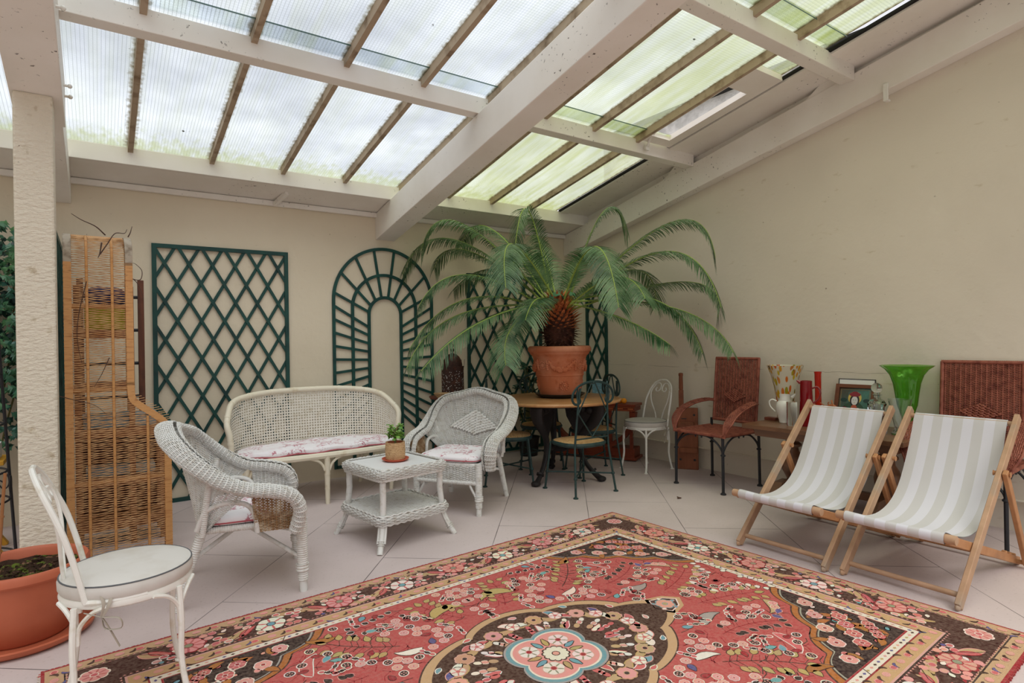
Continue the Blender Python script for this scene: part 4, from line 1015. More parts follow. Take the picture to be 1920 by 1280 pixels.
rc = rust_chair('red brown wicker armchair on black iron legs beside the white bistro chair'); rc.location = (4.635, 3.345, 0); rc.rotation_euler.z = math.radians(-92)
dup(rc, (4.735, 1.47, 0), math.radians(-88), 'red brown wicker armchair half hidden behind the nearer deck chair', 'red brown wicker armchairs on iron legs')

# ------------------------------------------------------------------ old wooden press board
def press():
    t = thing('press_board', 'old reddish wooden board with a tall handle, leaning by the right wall', 'board', (4.955, 3.93, 0), math.radians(-58))
    m = MB()
    m.box((0, 0, .315), (.21, .05, .63)); build('board', m, M['plank'], t, bev=.004)
    m = MB(); m.box((-.01, -.04, .43), (.15, .03, .12)); build('cleat', m, M['plank'], t, bev=.003); m = MB(); m.box((.015, -.04, .20), (.17, .03, .05)); build('cleat', m, M['plank'], t, bev=.003)
    m = MB(); m.box((-.06, .01, .66), (.045, .045, .30)); m.lathe([(0, .80), (.017, .80), (.022, .83), (.020, .95), (.024, .965), (.022, .985), (0, .99)], 14, (-.06, .01, 0)); build('handle', m, M['plank'], t, bev=.003)
    m = MB()
    for x in (-.07, .07):
        for z in (.10, .56): m.ball((x, -.026, z), .012, 8, 5, (1, .4, 1))
    m.box((-.03, -.027, .52), (.05, .006, .008)); build('bolt', m, M['blackmetal'], t)
press()

# ------------------------------------------------------------------ console under the vases
ZC = .632
def console():
    t = thing('wall_console', 'long brown wooden console table with curved trestle feet under the vases', 'console', (4.71, 2.31, 0))
    m = MB(); m.box((0, 0, ZC - .018), (.69, 1.20, .036)); build('table_top', m, M['consolewood'], t, bev=.004)
    m = MB(); m.poly([(-.29, -.53, ZC - .037), (.29, -.53, ZC - .037), (.27, -.53, ZC - .10), (-.27, -.53, ZC - .10)], (0, 1.06, 0)); build('apron', m, M['consolewood'], t, bev=.004)
    for y in (.36, -.36):
        m = MB(); m.lathe([(0, .12), (.055, .12), (.06, .15), (.045, .17), (.06, .20), (.085, .25), (.09, .30), (.075, .36), (.05, .40), (.045, .43), (.07, .445), (.07, .46), (.05, .475), (.06, .53), (0, .53)], 20, (0, y, 0)); build('pedestal', m, M['consolewood'], t)
        m = MB(); pts = [(-.30, .0), (-.31, .03), (-.29, .10), (-.22, .17), (-.10, .18), (-.06, .14), (.06, .14), (.10, .18), (.22, .17), (.29, .10), (.31, .03), (.30, 0), (.20, .0), (.14, .05), (-.14, .05), (-.20, 0)]
        m.poly([(x, y - .035, z) for x, z in pts], (0, .07, 0)); build('foot', m, M['consolewood'], t, smooth=False)
    m = MB(); m.box((0, 0, .14), (.05, .66, .06)); build('stretcher', m, M['consolewood'], t, bev=.004)
console()
def vessel(name, label, cat, loc, prof, m, n=32, fluted=0, inner=.004, solid=0):
    prof = A(prof, float); b = MB()
    inn = prof[::-1].copy(); inn[:, 0] = np.maximum(inn[:, 0] - inner, .001); inn = inn[inn[:, 1] > prof[0, 1] + max(solid, .004)]
    full = np.concatenate([[(0.0, prof[0, 1])], prof, inn, [(0.0, inn[-1, 1])]])
    th = np.arange(n) * 2 * PI / n; k = 1 + (fluted * np.cos(th * 12) if fluted else 0 * th)
    V = np.stack([full[:, 0][:, None] * np.cos(th) * k, full[:, 0][:, None] * np.sin(th) * k, np.repeat(full[:, 1][:, None], n, 1)], 2)
    b.grid(V, cv=True, flip=True)
    return tag(build(name, b, M[m], loc=loc), label, cat)
Z = ZC + .0005
o = vessel('ceramic_jug', 'white glazed china jug with a handle at the left end of the console', 'jug', (4.665, 2.705, Z), [(.042, 0), (.046, .004), (.044, .010), (.056, .05), (.067, .10), (.070, .14), (.062, .17), (.045, .185), (.046, .192), (.040, .205), (.043, .235)], 'porcelain', 40)
m = MB(); m.tube(catmull([(-.03, .055, .178), (-.045, .085, .19), (-.055, .105, .17), (-.05, .098, .13), (-.035, .066, .09)], 6), .008, 8, flat=.8); build('handle', m, M['porcelain'], o)
m = MB(); P = A([[(.02, -.035, .215), (.034, -.03, .236), (.0, -.045, .236)], [(.045, -.068, .242), (.048, -.07, .244), (.043, -.072, .244)]]); m.grid(P, cv=True); m.tube([(.03, -.042, .212), (.044, -.066, .240)], [.018, .006], 8); build('spout', m, M['porcelain'], o)
vessel('glass_vase', 'tall cream flared vase with orange and yellow flecks on the console', 'vase', (4.84, 2.80, Z), [(.065, 0), (.070, .02), (.066, .06), (.072, .16), (.090, .28), (.115, .38), (.142, .455), (.146, .468)], 'speck', 40)
vessel('glass_tumbler', 'clear heavy glass tumbler beside the white jug on the console', 'glass', (4.56, 2.585, Z), [(.038, 0), (.041, .01), (.041, .19)], 'clear', 32, 0, .003, .03)
o = vessel('glass_pitcher', 'tall deep red glass pitcher on the console', 'pitcher', (4.62, 2.50, Z), [(.052, 0), (.055, .01), (.044, .33), (.045, .36)], 'redglass', 32)
m = MB(); m.tube(catmull([(.028, -.034, .30), (.05, -.062, .31), (.066, -.080, .27), (.058, -.07, .22), (.03, -.04, .18)], 6), .007, 8); build('handle', m, M['redglass'], o)
m = MB(); m.tube([(-.02, .036, .345), (-.038, .056, .362)], [.018, .006], 8); build('spout', m, M['redglass'], o)
vessel('bottle_vase', 'slim orange red tube vase standing on the console', 'vase', (4.89, 2.545, Z), [(.028, 0), (.026, .05), (.024, .25), (.026, .40), (.030, .42)], 'orangeglass', 24)
def carving():
    t = thing('wood_carving', 'orange brown carved branch shaped wooden ornament on the console', 'ornament', (4.80, 2.46, Z))
    m = MB(); m.tube(catmull([(-.06, .13, .16), (-.05, .12, .185), (-.03, .08, .165), (-.02, .03, .135), (0, -.03, .145), (0, -.07, .16), (.01, -.10, .145)], 8), [.005] * 8 + [.012] * 30 + [.010] * 10 + [.006], 10)
    m.tube(catmull([(-.02, .03, .13), (-.01, .0, .08), (.0, .01, .0)], 6), [.014] * 6 + [.018] * 6 + [.026], 10); m.tube(catmull([(0, -.06, .155), (.0, -.09, .08), (.01, -.08, .0)], 6), [.010] * 6 + [.013] * 6 + [.02], 10)
    m.tube(catmull([(0, -.02, .145), (-.01, .0, .165), (-.015, .015, .175)], 5), .004, 6); m.tube(catmull([(0, -.05, .155), (-.01, -.045, .175), (-.01, -.055, .185)], 5), .004, 6); m.tube(catmull([(.0, -.08, .155), (-.005, -.075, .18), (0, -.07, .20)], 5), .006, 6)
    build('carving', m, M['driftwood'], t)
carving()
def lean(o, tilt): o.rotation_euler = (0, 0, 0); return o
def picture():
    # local: x across, z up, faces -Y; leant back against the wall
    t = thing('framed_picture', 'brown framed painting of a haloed figure in a red hat, leaning on the wall', 'picture', (4.945, 2.305, Z + .004), -PI / 2)
    t.rotation_euler = (math.radians(-16), 0, -PI / 2 + .06)
    w, h, f = .30, .325, .030
    m = MB()
    for x in (-w / 2 + f / 2, w / 2 - f / 2): m.box((x, 0, h / 2), (f, .022, h))
    for z in (f / 2, h - f / 2): m.box((0, 0, z), (w - 2 * f, .022, f))
    build('frame', m, M['framewood'], t, bev=.002)
    m = MB()
    def poly(P, y, c): m.poly([(x, y, z) for x, z in P][::-1], (0, .0006, 0), lin(c))
    def ell(cx, cz, rx, rz, y, c, n=22, a0=0, a1=2 * PI): 
        a = np.linspace(a0, a1, n, endpoint=a1 - a0 < 6); poly(list(zip(cx + rx * np.cos(a), cz + rz * np.sin(a))), y, c)
    def rect(x0, x1, z0, z1, y, c): poly([(x0, z0), (x1, z0), (x1, z1), (x0, z1)], y, c)
    i0, i1 = w / 2 - f, h - f
    rect(-i0, i0, f, i1, .004, (118, 186, 174)); 
    for a, b, c_ in ((.010, .014, (150, 130, 84)), (.020, .022, (90, 120, 108))):
        for q in ((-i0 + a, i0 - a, i1 - b, i1 - a), (-i0 + a, -i0 + b, f + a, i1 - a), (i0 - b, i0 - a, f + a, i1 - a)): rect(*q, .0032, c_)
    ell(0, .215, .050, .052, .0026, (222, 190, 92)); ell(-.082, .195, .026, .016, .0026, (30, 60, 52)); ell(.088, .195, .026, .016, .0026, (30, 60, 52)); rect(.10, .104, .12, .19, .0026, (40, 84, 66))
    ell(-.005, .10, .085, .085, .0022, (52, 82, 62), 20, 0, PI); ell(-.07, .06, .045, .08, .0018, (150, 40, 56)); rect(-.06, .06, f, .11, .0018, (152, 140, 126)); ell(.075, .05, .03, .07, .0016, (150, 196, 196))
    ell(0, .195, .036, .05, .0018, (40, 34, 38)); ell(0, .192, .024, .036, .0014, (226, 222, 222)); ell(0, .243, .042, .018, .0012, (140, 28, 38)); ell(0, .258, .022, .010, .0010, (140, 28, 38)); ell(0, .137, .022, .022, .0012, (190, 90, 60)); ell(.03, .125, .012, .010, .0010, (226, 190, 150))
    for x in (-.009, .009): ell(x, .198, .004, .002, .0008, (40, 34, 38), 10)
    ell(0, .176, .005, .0015, .0008, (170, 60, 60), 10)
    build('painting', m, M['picture'], t, smooth=False)
    m = MB(); m.box((0, .007, h / 2), (w - .02, .006, h - .02)); build('backing', m, M['framewood'], t)
picture()
def frame2():
    t = thing('framed_picture', 'thin black edged white card standing behind the brown framed painting', 'picture', (5.005, 2.30, Z + .002))
    t.rotation_euler = (math.radians(-9), 0, -PI / 2 + .06)
    m = MB(); m.box((-.01, 0, .18), (.27, .006, .355)); build('card', m, M['white'], t)
    m = MB()
    for x in (-.146, .126): m.box((x, -.001, .18), (.006, .010, .36))
    m.box((-.01, -.001, .3595), (.278, .010, .005)); build('edge', m, M['blackmetal'], t)
frame2()
o = vessel('glass_decanter', 'clear square shouldered glass decanter with a ball stopper on the console', 'decanter', (4.80, 2.055, Z), [(.062, 0), (.066, .01), (.066, .20), (.05, .225), (.028, .235), (.026, .262), (.038, .268)], 'clear', 8, 0, .006, .012)
m = MB(); m.lathe([(0, .245), (.016, .245), (.022, .275), (.018, .285)], 16, cap=False); m.ball((0, 0, .318), .038, 18, 12); build('stopper', m, M['clear'], o)
vessel('trumpet_vase', 'large green glass trumpet vase with a wide flared rim', 'vase', (4.86, 1.875, Z), [(.09, 0), (.085, .012), (.04, .03), (.03, .07), (.04, .12), (.066, .20), (.076, .28), (.088, .36), (.108, .42), (.138, .462), (.168, .484), (.174, .490)], 'greenglass', 60, .02)
vessel('glass_vase', 'clear flared glass vase in front of the green trumpet vase', 'vase', (4.70, 1.86, Z), [(.055, 0), (.058, .01), (.03, .03), (.04, .08), (.060, .17), (.074, .255)], 'clear', 32, 0, .003)
vessel('glass_vase', 'clear fluted glass vase between the decanter and the green vase', 'vase', (4.66, 1.985, Z), [(.05, 0), (.052, .02), (.046, .04), (.052, .12), (.066, .20)], 'clear', 32, .03, .004, .02)
m = MB(); m.box((0, 0, .012), (.07, .10, .024)); tag(build('wooden_box', m, M['mahog'], loc=(4.735, 2.865, Z), bev=.002), 'small flat dark wooden box behind the white jug', 'box')

# ------------------------------------------------------------------ deck chairs
def deck_chair(label, W):
    t = thing('deck_chair', label, 'deck chair', (0, 0, 0), 0, 'striped canvas deck chairs')
    # local: x across, +y towards the back; origin on the floor at the front feet
    F0, F1 = A([0, 0.0, 0.018]), A([0, .90, .868]); S0, S1 = A([0, -.035, .345]), A([0, .965, .022]); w2 = W - .055
    for s in (-1, 1):
        m = MB(); x = A([s * W / 2, 0, 0]); m.bar(F0 + x, F1 + x, .026, .052, (0, 0, 1)); m.ball(F0 + x, .028, 10, 8, (.46, .9, .62)); build('back_rail', m, M['deckwood'], t, bev=.004)
        m = MB(); x = A([s * w2 / 2, 0, 0]); m.bar(S0 + x, S1 + x, .024, .046, (0, 0, 1)); 
        for k in range(3): m.box(S0 + (S1 - S0) * (.78 + .07 * k) + x + A([0, 0, .024]), (.024, .02, .02))
        build('seat_rail', m, M['deckgold'], t, bev=.004)
        m = MB(); x = A([s * (W / 2 + .028), 0, 0]); m.bar(A([0, .58, .60]) + x, A([0, .905, .03]) + x, .024, .040, (0, 0, 1)); m.tube([A([s * (W / 2 - .03), .60, .585]), A([s * (W / 2 + .046), .60, .585])], .012, 8); build('strut', m, M['deckgold'], t, bev=.004)
    def dowel(name, y, z, wd, r, mt='deckwood'):
        m = MB(); m.tube([(-wd / 2, y, z), (wd / 2, y, z)], r, 10); build(name, m, M[mt], t)
    dowel('foot_bar', .055, .058, W, .014); dowel('top_bar', .872, .828, W, .015); dowel('front_bar', -.035, .350, W + .02, .023); dowel('rear_bar', .905, .035, W + .05, .013, 'deckgold')
    top, fr = (.885, .882), (-.058, .352)
    path = catmull([(0, .855, .816), (0, .872, .846), (0, .889, .834)][::-1] + [(0, .853, .834), (0, .79, .70), (0, .71, .56), (0, .615, .43), (0, .50, .345), (0, .36, .305), (0, .22, .306), (0, .08, .338), (0, -.02, .374), (0, -.052, .372), (0, -.060, .345), (0, -.045, .325), (0, -.02, .325)], 6)
    wc = W - .075
    m = MB(); xs = np.linspace(-wc / 2, wc / 2, 25); g = np.linspace(0, 1, len(path))
    P = path[:, None, :] + np.stack([xs[None, :] * (1 + 0 * g[:, None]), 0 * g[:, None] + 0 * xs, (-.012 * (1 - (2 * xs / wc) ** 2))[None, :] * np.sin(np.clip((g - .15) / .7, 0, 1) * PI)[:, None]], -1)
    Tn = unit(np.gradient(path, axis=0)); Nn = np.stack([0 * Tn[:, 0], -Tn[:, 2], Tn[:, 1]], -1) * .0016
    m.grid(P + Nn[:, None, :]); m.grid(P - Nn[:, None, :], flip=True); build('canvas', m, M['stripe'], t)
    return t
d1 = deck_chair('striped canvas deck chair farther from the viewer, before the console', .545); d1.location = (3.38, 2.012, 0); d1.rotation_euler.z = -PI / 2
d2 = dup(d1, (3.415, 1.38, 0), -PI / 2 - .01, 'striped canvas deck chair nearer the viewer, at the right of the photo', 'striped canvas deck chairs')

# ------------------------------------------------------------------ plastic pot, front left
PX, PY = -.30, 3.585
m = MB(); m.lathe([(0, 0), (.245, 0), (.272, .018), (.278, .036), (.268, .040), (.25, .018), (0, .014)], 56)
tag(build('plant_saucer', m, M['redplastic'], loc=(PX, PY, 0)), 'terracotta plastic saucer under the big pot at the left edge', 'saucer')
def bigpot():
    t = thing('plant_pot', 'large terracotta plastic pot with mossy soil beside the pillar', 'plant pot', (PX, PY, .0145))
    m = MB(); m.lathe([(0, 0), (.165, 0), (.180, .012), (.205, .11), (.222, .21), (.232, .285), (.250, .288), (.258, .298), (.258, .322), (.250, .334), (.236, .334), (.226, .322), (.222, .27), (0, .27)], 64); build('pot', m, M['redplastic'], t)
    m = MB(); r = np.linspace(0, .226, 8); th = np.arange(40) * 2 * PI / 40
    Pm = np.stack([r[:, None] * np.cos(th), r[:, None] * np.sin(th), .287 + .012 * np.sin(9 * r[:, None] * 30 * np.cos(th)) * np.cos(r[:, None] * 40 * np.sin(th)) + .010 * NR.random((8, 40))], 2); m.grid(Pm, cv=True, flip=True)
    for k in range(60): a = R.random() * 6.28; q = R.random() * .2; m.ball((q * math.cos(a), q * math.sin(a), .30), R.uniform(.006, .016), 5, 4, (1.4, .8, .6))
    build('soil', m, M['soil'], t)
    m = MB(); m.tube(catmull([(-.09, -.06, .28), (-.075, -.04, .45), (-.065, -.03, .62), (-.055, -.02, .76)], 5), .0065, 8)
    for z in (.40, .56): m.tube([(-.078 if z < .5 else -.068, -.045 if z < .5 else -.033, z), (-.077 if z < .5 else -.067, -.044 if z < .5 else -.032, z + .008)], .009, 8)
    build('bamboo_cane', m, M['bamboo'], t)
bigpot()
m = MB(); m.add([(0, 0, .002), (.03, .01, .012), (.055, 0, .004), (.03, -.014, .006), (.02, .022, .018)], [A([(0, 1, 2), (0, 2, 3), (0, 1, 4)])])
tag(build('dry_leaf', m, M['twig'], loc=(3.955, 3.25, 0), smooth=False), 'small dry dark leaf lying on the floor before the red brown chair', 'leaf')
# ------------------------------------------------------------------ tall wicker screen (a lounger stood on end)
def wicker_screen():
    t = thing('wicker_lounger', 'tall golden wicker lounger frame stood on end beside the pillar', 'lounger', (-.155, 4.47, 0), math.radians(2))
    # local x to the right, z up, front face at y=0
    Z1 = 1.93
    def edge(z):   # right outline
        return np.interp(z, [0, .80, .86, .885, 1.04, 1.07, 2.1], [.545, .545, .535, .52, .345, .335, .333])
    def yback(z):  # the top rolls back
        return np.where(np.asarray(z) > 1.80, .16 * (1 - np.cos(np.clip((np.asarray(z) - 1.80) / .2, 0, 1) * PI / 2)), 0.0)
    def zz(s):     # arc parameter -> height
        return np.where(s < 1.92, s, 1.92 + .13 * np.sin(np.clip((s - 1.92) / .25, 0, 1) * PI / 2))
    def yy(s): return np.where(s < 1.92, 0.0, .16 * (1 - np.cos(np.clip((s - 1.92) / .25, 0, 1) * PI / 2)))
    # thin slanting strands between the ribs
    m = MB(); n = 150; ss = np.linspace(.01, 2.16, n)
    for k, s in enumerate(ss):
        for slope in (.13, -.11):
            x1 = float(edge(min(float(zz(s)), 2))); xs = np.linspace(.0, x1, 7); q = np.clip(s + slope * (xs - x1 / 2) + R.uniform(-.003, .003), 0, 2.17)
            P = np.stack([xs, yy(q) + .004 * np.sin(xs * 40 + k), zz(q)], 1)
            m.tube(P, .0018, 4, cap=False)
    f_ = build('strand_weave', m, M['strand'], t)
    s_ = np.linspace(0, 2.17, 60)
    for j, x in enumerate((.105, .235)):
        m = MB(); wrapped(m, np.stack([x + 0 * s_ - .0, yy(s_) - .006, zz(s_)], 1), .008, 8); build('rib', m, M['reed'], t)
    m = MB(); s2 = np.linspace(0, .90, 20); wrapped(m, np.stack([.415 + 0 * s2, 0 * s2 - .006, s2], 1), .008, 8); build('rib', m, M['reed'], t)
    # wrapped side bands with depth
    def band(name, path, w=.040, mt='reed'):
        P = resample(path, 150); T = unit(np.gradient(P, axis=0)); m = MB()
        Nn = unit(np.cross(T, A([1.0, 0, 0]))) if name == 'left' else None
        X = A([1.0, 0, 0])
        side = unit(X - T * (T @ X)[:, None]); dep = np.cross(T, side); dep = dep * np.sign(dep[:, 1:2] + 1e-9)
        k = 1 + .05 * np.where(np.arange(150) % 2 == 0, 1, -1)
        G = np.stack([P - side * (w / 2 * k)[:, None] - dep * .010, P + side * (w / 2 * k)[:, None] - dep * .010, P + side * (w / 2 * k)[:, None] + dep * .055, P - side * (w / 2 * k)[:, None] + dep * .055], 1)
        m.grid(G, cv=True); return m
    zl = np.linspace(0, 2.17, 80); left = np.stack([0.01 + 0 * zl, yy(zl), zz(zl)], 1)
    cut = 1.88; 
    def two(path, nm):
        lo = path[path[:, 2] <= cut]; hi = path[(path[:, 2] >= cut - .03)]
        build('side_band', band(nm, lo), M['reed'], t, smooth=False); build('side_band', band(nm, hi), M['reedtop'], t, smooth=False)
    two(left, 'l')
    rz = np.concatenate([np.linspace(1.10, 2.17, 60)]); rt_ = np.stack([.325 + 0 * rz, yy(rz), zz(rz)], 1)
    two(rt_, 'r')
    jog = catmull([(.525, 0, 0), (.525, 0, .40), (.525, 0, .78), (.515, 0, .84), (.45, 0, .905), (.355, 0, .985), (.33, 0, 1.03), (.325, 0, 1.12)], 8)
    m = MB(); P = resample(jog, 140); T = unit(np.gradient(P, axis=0)); sd = np.stack([T[:, 2], 0 * T[:, 0], -T[:, 0]], 1); k = 1 + .05 * np.where(np.arange(140) % 2 == 0, 1, -1)
    m.grid(np.stack([P - sd * (.02 * k)[:, None] + A([0, -.01, 0]), P + sd * (.02 * k)[:, None] + A([0, -.01, 0]), P + sd * (.02 * k)[:, None] + A([0, .055, 0]), P - sd * (.02 * k)[:, None] + A([0, .055, 0])], 1), cv=True); build('side_band', m, M['reed'], t, smooth=False)
    for a, b in (((0, .01, .03), (.53, .01, .03)), ((0, .02, .50), (.53, .02, .50)), ((0, .02, 1.08), (.33, .02, 1.08)), ((0, .02, 1.60), (.33, .02, 1.60)), ((0, .16, 2.045), (.33, .16, 2.045))): m = MB(); wrapped(m, [a, b], .014); build('cross_bar', m, M['reed'], t)
wicker_screen()
# wooden shelf rack and ladder behind the screen
def rack():
    t = thing('wooden_rack', 'orange brown wooden shelf rack seen through the tall wicker screen', 'shelf', (.05, 4.98, 0))
    for x, h in ((-.16, 1.76), (.14, 1.76), (.315, .80)):
        for y in (-.14, .14):
            m = MB(); m.box((x, y, h / 2), (.035, .035, h)); build('post', m, M['shelfwood'], t, bev=.002)
    for z, x1 in ((.16, .33), (.45, .33), (.78, .33), (1.09, .15), (1.45, .15)):
        m = MB(); m.box(((x1 - .18) / 2, 0, z), (x1 + .18, .32, .022)); m.box(((x1 - .18) / 2, -.165, z - .02), (x1 + .18, .014, .05)); build('shelf_board', m, M['shelfwood'], t, bev=.002)
    m = MB(); m.box((.075, .155, .42), (.50, .012, .72)); build('shade_panel', m, M['darkwood'], t)  # dark brown sheet added to stand for the shade inside the lower rack
    return t
rack()
X0, Y0 = .05, 4.98
def item(name, label, cat, c, d, mt, lid=None):
    m = MB(); m.box((0, 0, d[2] / 2), d); o = build(name, m, M[mt], loc=(X0 + c[0], Y0 + c[1], c[2] + .0115), bev=.006)
    if lid: m = MB(); m.box((0, 0, d[2] + .008), (d[0] + .012, d[1] + .012, .016)); build('lid', m, M[lid], o, bev=.003)
    return tag(o, label, cat)
item('storage_box', 'olive green box on the top shelf behind the wicker screen', 'box', (.0, -.02, 1.45), (.24, .2, .15), 'olive')
def bag():
    m = MB(); cushion(m, (0, 0, .075), (.24, .2, .15), .6, .6); tag(build('cloth_bag', m, M['navy'], loc=(X0, Y0 - .02, 1.45 + .0115 + .151)), 'navy cloth bag lying on the olive box behind the wicker screen', 'bag')
bag()
item('storage_box', 'grey blue box on the middle shelf behind the wicker screen', 'box', (.075, .0, .78), (.42, .20, .075), 'greyblue', 'greyblue')
item('storage_box', 'pale box lying flat on the low shelf behind the wicker screen', 'box', (.075, .0, .45), (.40, .20, .06), 'greyblue')
def ladder():
    t = thing('wooden_ladder', 'dark brown wooden ladder with black rungs behind the wicker screen', 'ladder', (.10, 5.32, 0))
    for x in (-.20, .175):
        m = MB(); m.box((x, 0, .925), (.040, .06, 1.85)); build('side_rail', m, M['darkwood'], t, bev=.004)
    for k in range(7):
        m = MB(); m.tube([(-.20, 0, .22 + k * .25), (.175, 0, .22 + k * .25)], .012, 8); build('rung', m, M['blackmetal'], t)
ladder()
def vine():
    t = thing('dry_vine', 'dry leafless vine twigs trailing over the top of the wicker screen', 'vine', (0, 0, 0))
    def tw(pts, r=.004):
        m = MB(); P = catmull(pts, 6); m.tube(P, np.linspace(r, r * .4, len(P)), 6); return m
    for pts, r in (([(.05, 4.56, 2.06), (.0, 4.5, 2.10), (-.07, 4.48, 2.13), (-.12, 4.46, 2.16)], .004), ([(.03, 4.5, 2.0), (.02, 4.47, 1.93), (.01, 4.46, 1.90)], .005), ([(.02, 4.45, 1.92), (.06, 4.45, 1.99), (.10, 4.47, 2.06), (.15, 4.5, 2.07), (.165, 4.52, 2.10)], .004), ([(.17, 4.5, 2.05), (.18, 4.46, 2.07), (.19, 4.45, 2.11)], .004),
                   ([(.17, 4.50, 1.80), (.21, 4.48, 1.76), (.235, 4.47, 1.70), (.245, 4.47, 1.65)], .003), ([(.18, 4.48, 1.78), (.23, 4.47, 1.775), (.24, 4.46, 1.83), (.21, 4.46, 1.87), (.19, 4.46, 1.88)], .003), ([(-.05, 4.455, 1.75), (-.09, 4.455, 1.55), (-.10, 4.455, 1.40), (-.08, 4.455, 1.25)], .003), ([(-.20, 4.44, 1.06), (-.12, 4.44, 1.03), (-.02, 4.45, .99), (.04, 4.45, .93)], .003), ([(.06, 4.455, 1.28), (.02, 4.455, 1.18), (-.02, 4.455, 1.10)], .003)):
        build('twig', tw(pts, r), M['twig'], t)
vine()
# ------------------------------------------------------------------ left edge: ivy, plant tower, stool
def ivy():
    t = thing('ivy_plant', 'dark green climbing ivy on the back wall at the left edge behind the pillar', 'plant', (-.80, 5.78, 0))
    s = MB()
    for k in range(9):
        x = -.35 + k * .09; s.tube(catmull([(x * .3, -.02, 0), (x * .6, -.04, .7), (x, -.03, 1.4), (x * 1.05, -.05, 2.0)], 6), .007, 6)
    build('stem', s, M['stem'], t)
    for nm, mt, off in (('foliage', 'ivyd', .0), ('foliage', 'ivy', .10)):
        m = MB()
        for k in range(900):
            z = R.uniform(1.0, 2.24) if R.random() < .9 else R.uniform(.6, 1.0); x = R.uniform(-.5, .52); y = -.06 - off - R.random() * .14
            a = R.uniform(-2.6, -.5); d = unit(A([math.cos(a), -.5, math.sin(a)])); n = unit(A([R.uniform(-.5, .5), -1, R.uniform(0, .7)])); d = unit(d - n * n.dot(d)); w = np.cross(n, d); L = R.uniform(.035, .075); p = A([x, y, z])
            out = [(0, 0), (.35, .15), (.55, .05), (.38, .42), (.30, .75), (.18, .55), (0, 1.05), (-.18, .55), (-.30, .75), (-.38, .42), (-.55, .05), (-.35, .15)]
            V = [p + n * .008] + [p + (w * u + d * (v - .35)) * L - n * .006 * abs(u) for u, v in out]
            m.add(V, [A([(0, i + 1, (i + 1) % 12 + 1) for i in range(12)])])
        build(nm, m, M[mt], t)
ivy()
def tower():
    t = thing('plant_tower', 'black iron plant tower with rings at the left edge behind the pot', 'stand', (-.67, 4.60, 0))
    ap = A([0, 0, 2.0])
    for k in range(6):
        a = k * PI / 3 + .1; b = A([.26 * math.cos(a), .26 * math.sin(a), 0]); m = MB(); m.tube(resample([b, b * .72 + A([0, 0, 1.45]), ap], 30), .009, 6); build('leg', m, M['blackmetal'], t)
    for z, r in ((.12, .252), (.45, .23), (.62, .22), (.9, .21), (1.2, .20), (1.5, .165)):
        a = np.linspace(0, 2 * PI, 40, endpoint=False); m = MB(); m.tube(np.stack([r * np.cos(a), r * np.sin(a), np.full(40, z)], 1), .006, 6, True); build('ring', m, M['blackmetal'], t)
    m = MB()
    for k in range(10):
        a = k * PI / 5; c = A([.235 * math.cos(a), .235 * math.sin(a), .54]); b = np.linspace(0, 2 * PI, 16, endpoint=False); tv = A([-math.sin(a), math.cos(a), 0]); m.tube(c + .05 * (np.cos(b)[:, None] * tv + np.sin(b)[:, None] * A([0, 0, 1.])), .004, 5, True)
    build('scroll_band', m, M['blackmetal'], t)
tower()
def stool():
    t = thing('step_stool', 'yellow wooden folding stool at the left edge behind the plant tower', 'stool', (-.72, 5.20, 0))
    m = MB(); m.box((0, 0, .60), (.42, .30, .03)); build('seat', m, M['yellow'], t, bev=.003)
    for s in (-1, 1):
        for q in (-1, 1): m = MB(); m.bar((-.19 * s, q * .13, .0), (.17 * s, q * .13, .59), .03, .05, (0, 1, 0)); build('leg', m, M['yellow'], t, bev=.003)
    m = MB(); m.box((0, 0, .0), (.24, .20, .10)); o = build('parcel_box', m, M['white'], loc=(-.66, 5.18, .666), bev=.003)
    m = MB(); m.box((.02, -.101, -.01), (.10, .003, .06)); build('red_patch', m, M['redpaint'], o)
    tag(o, 'white box with a red patch on the yellow stool at the left edge', 'box')
stool()
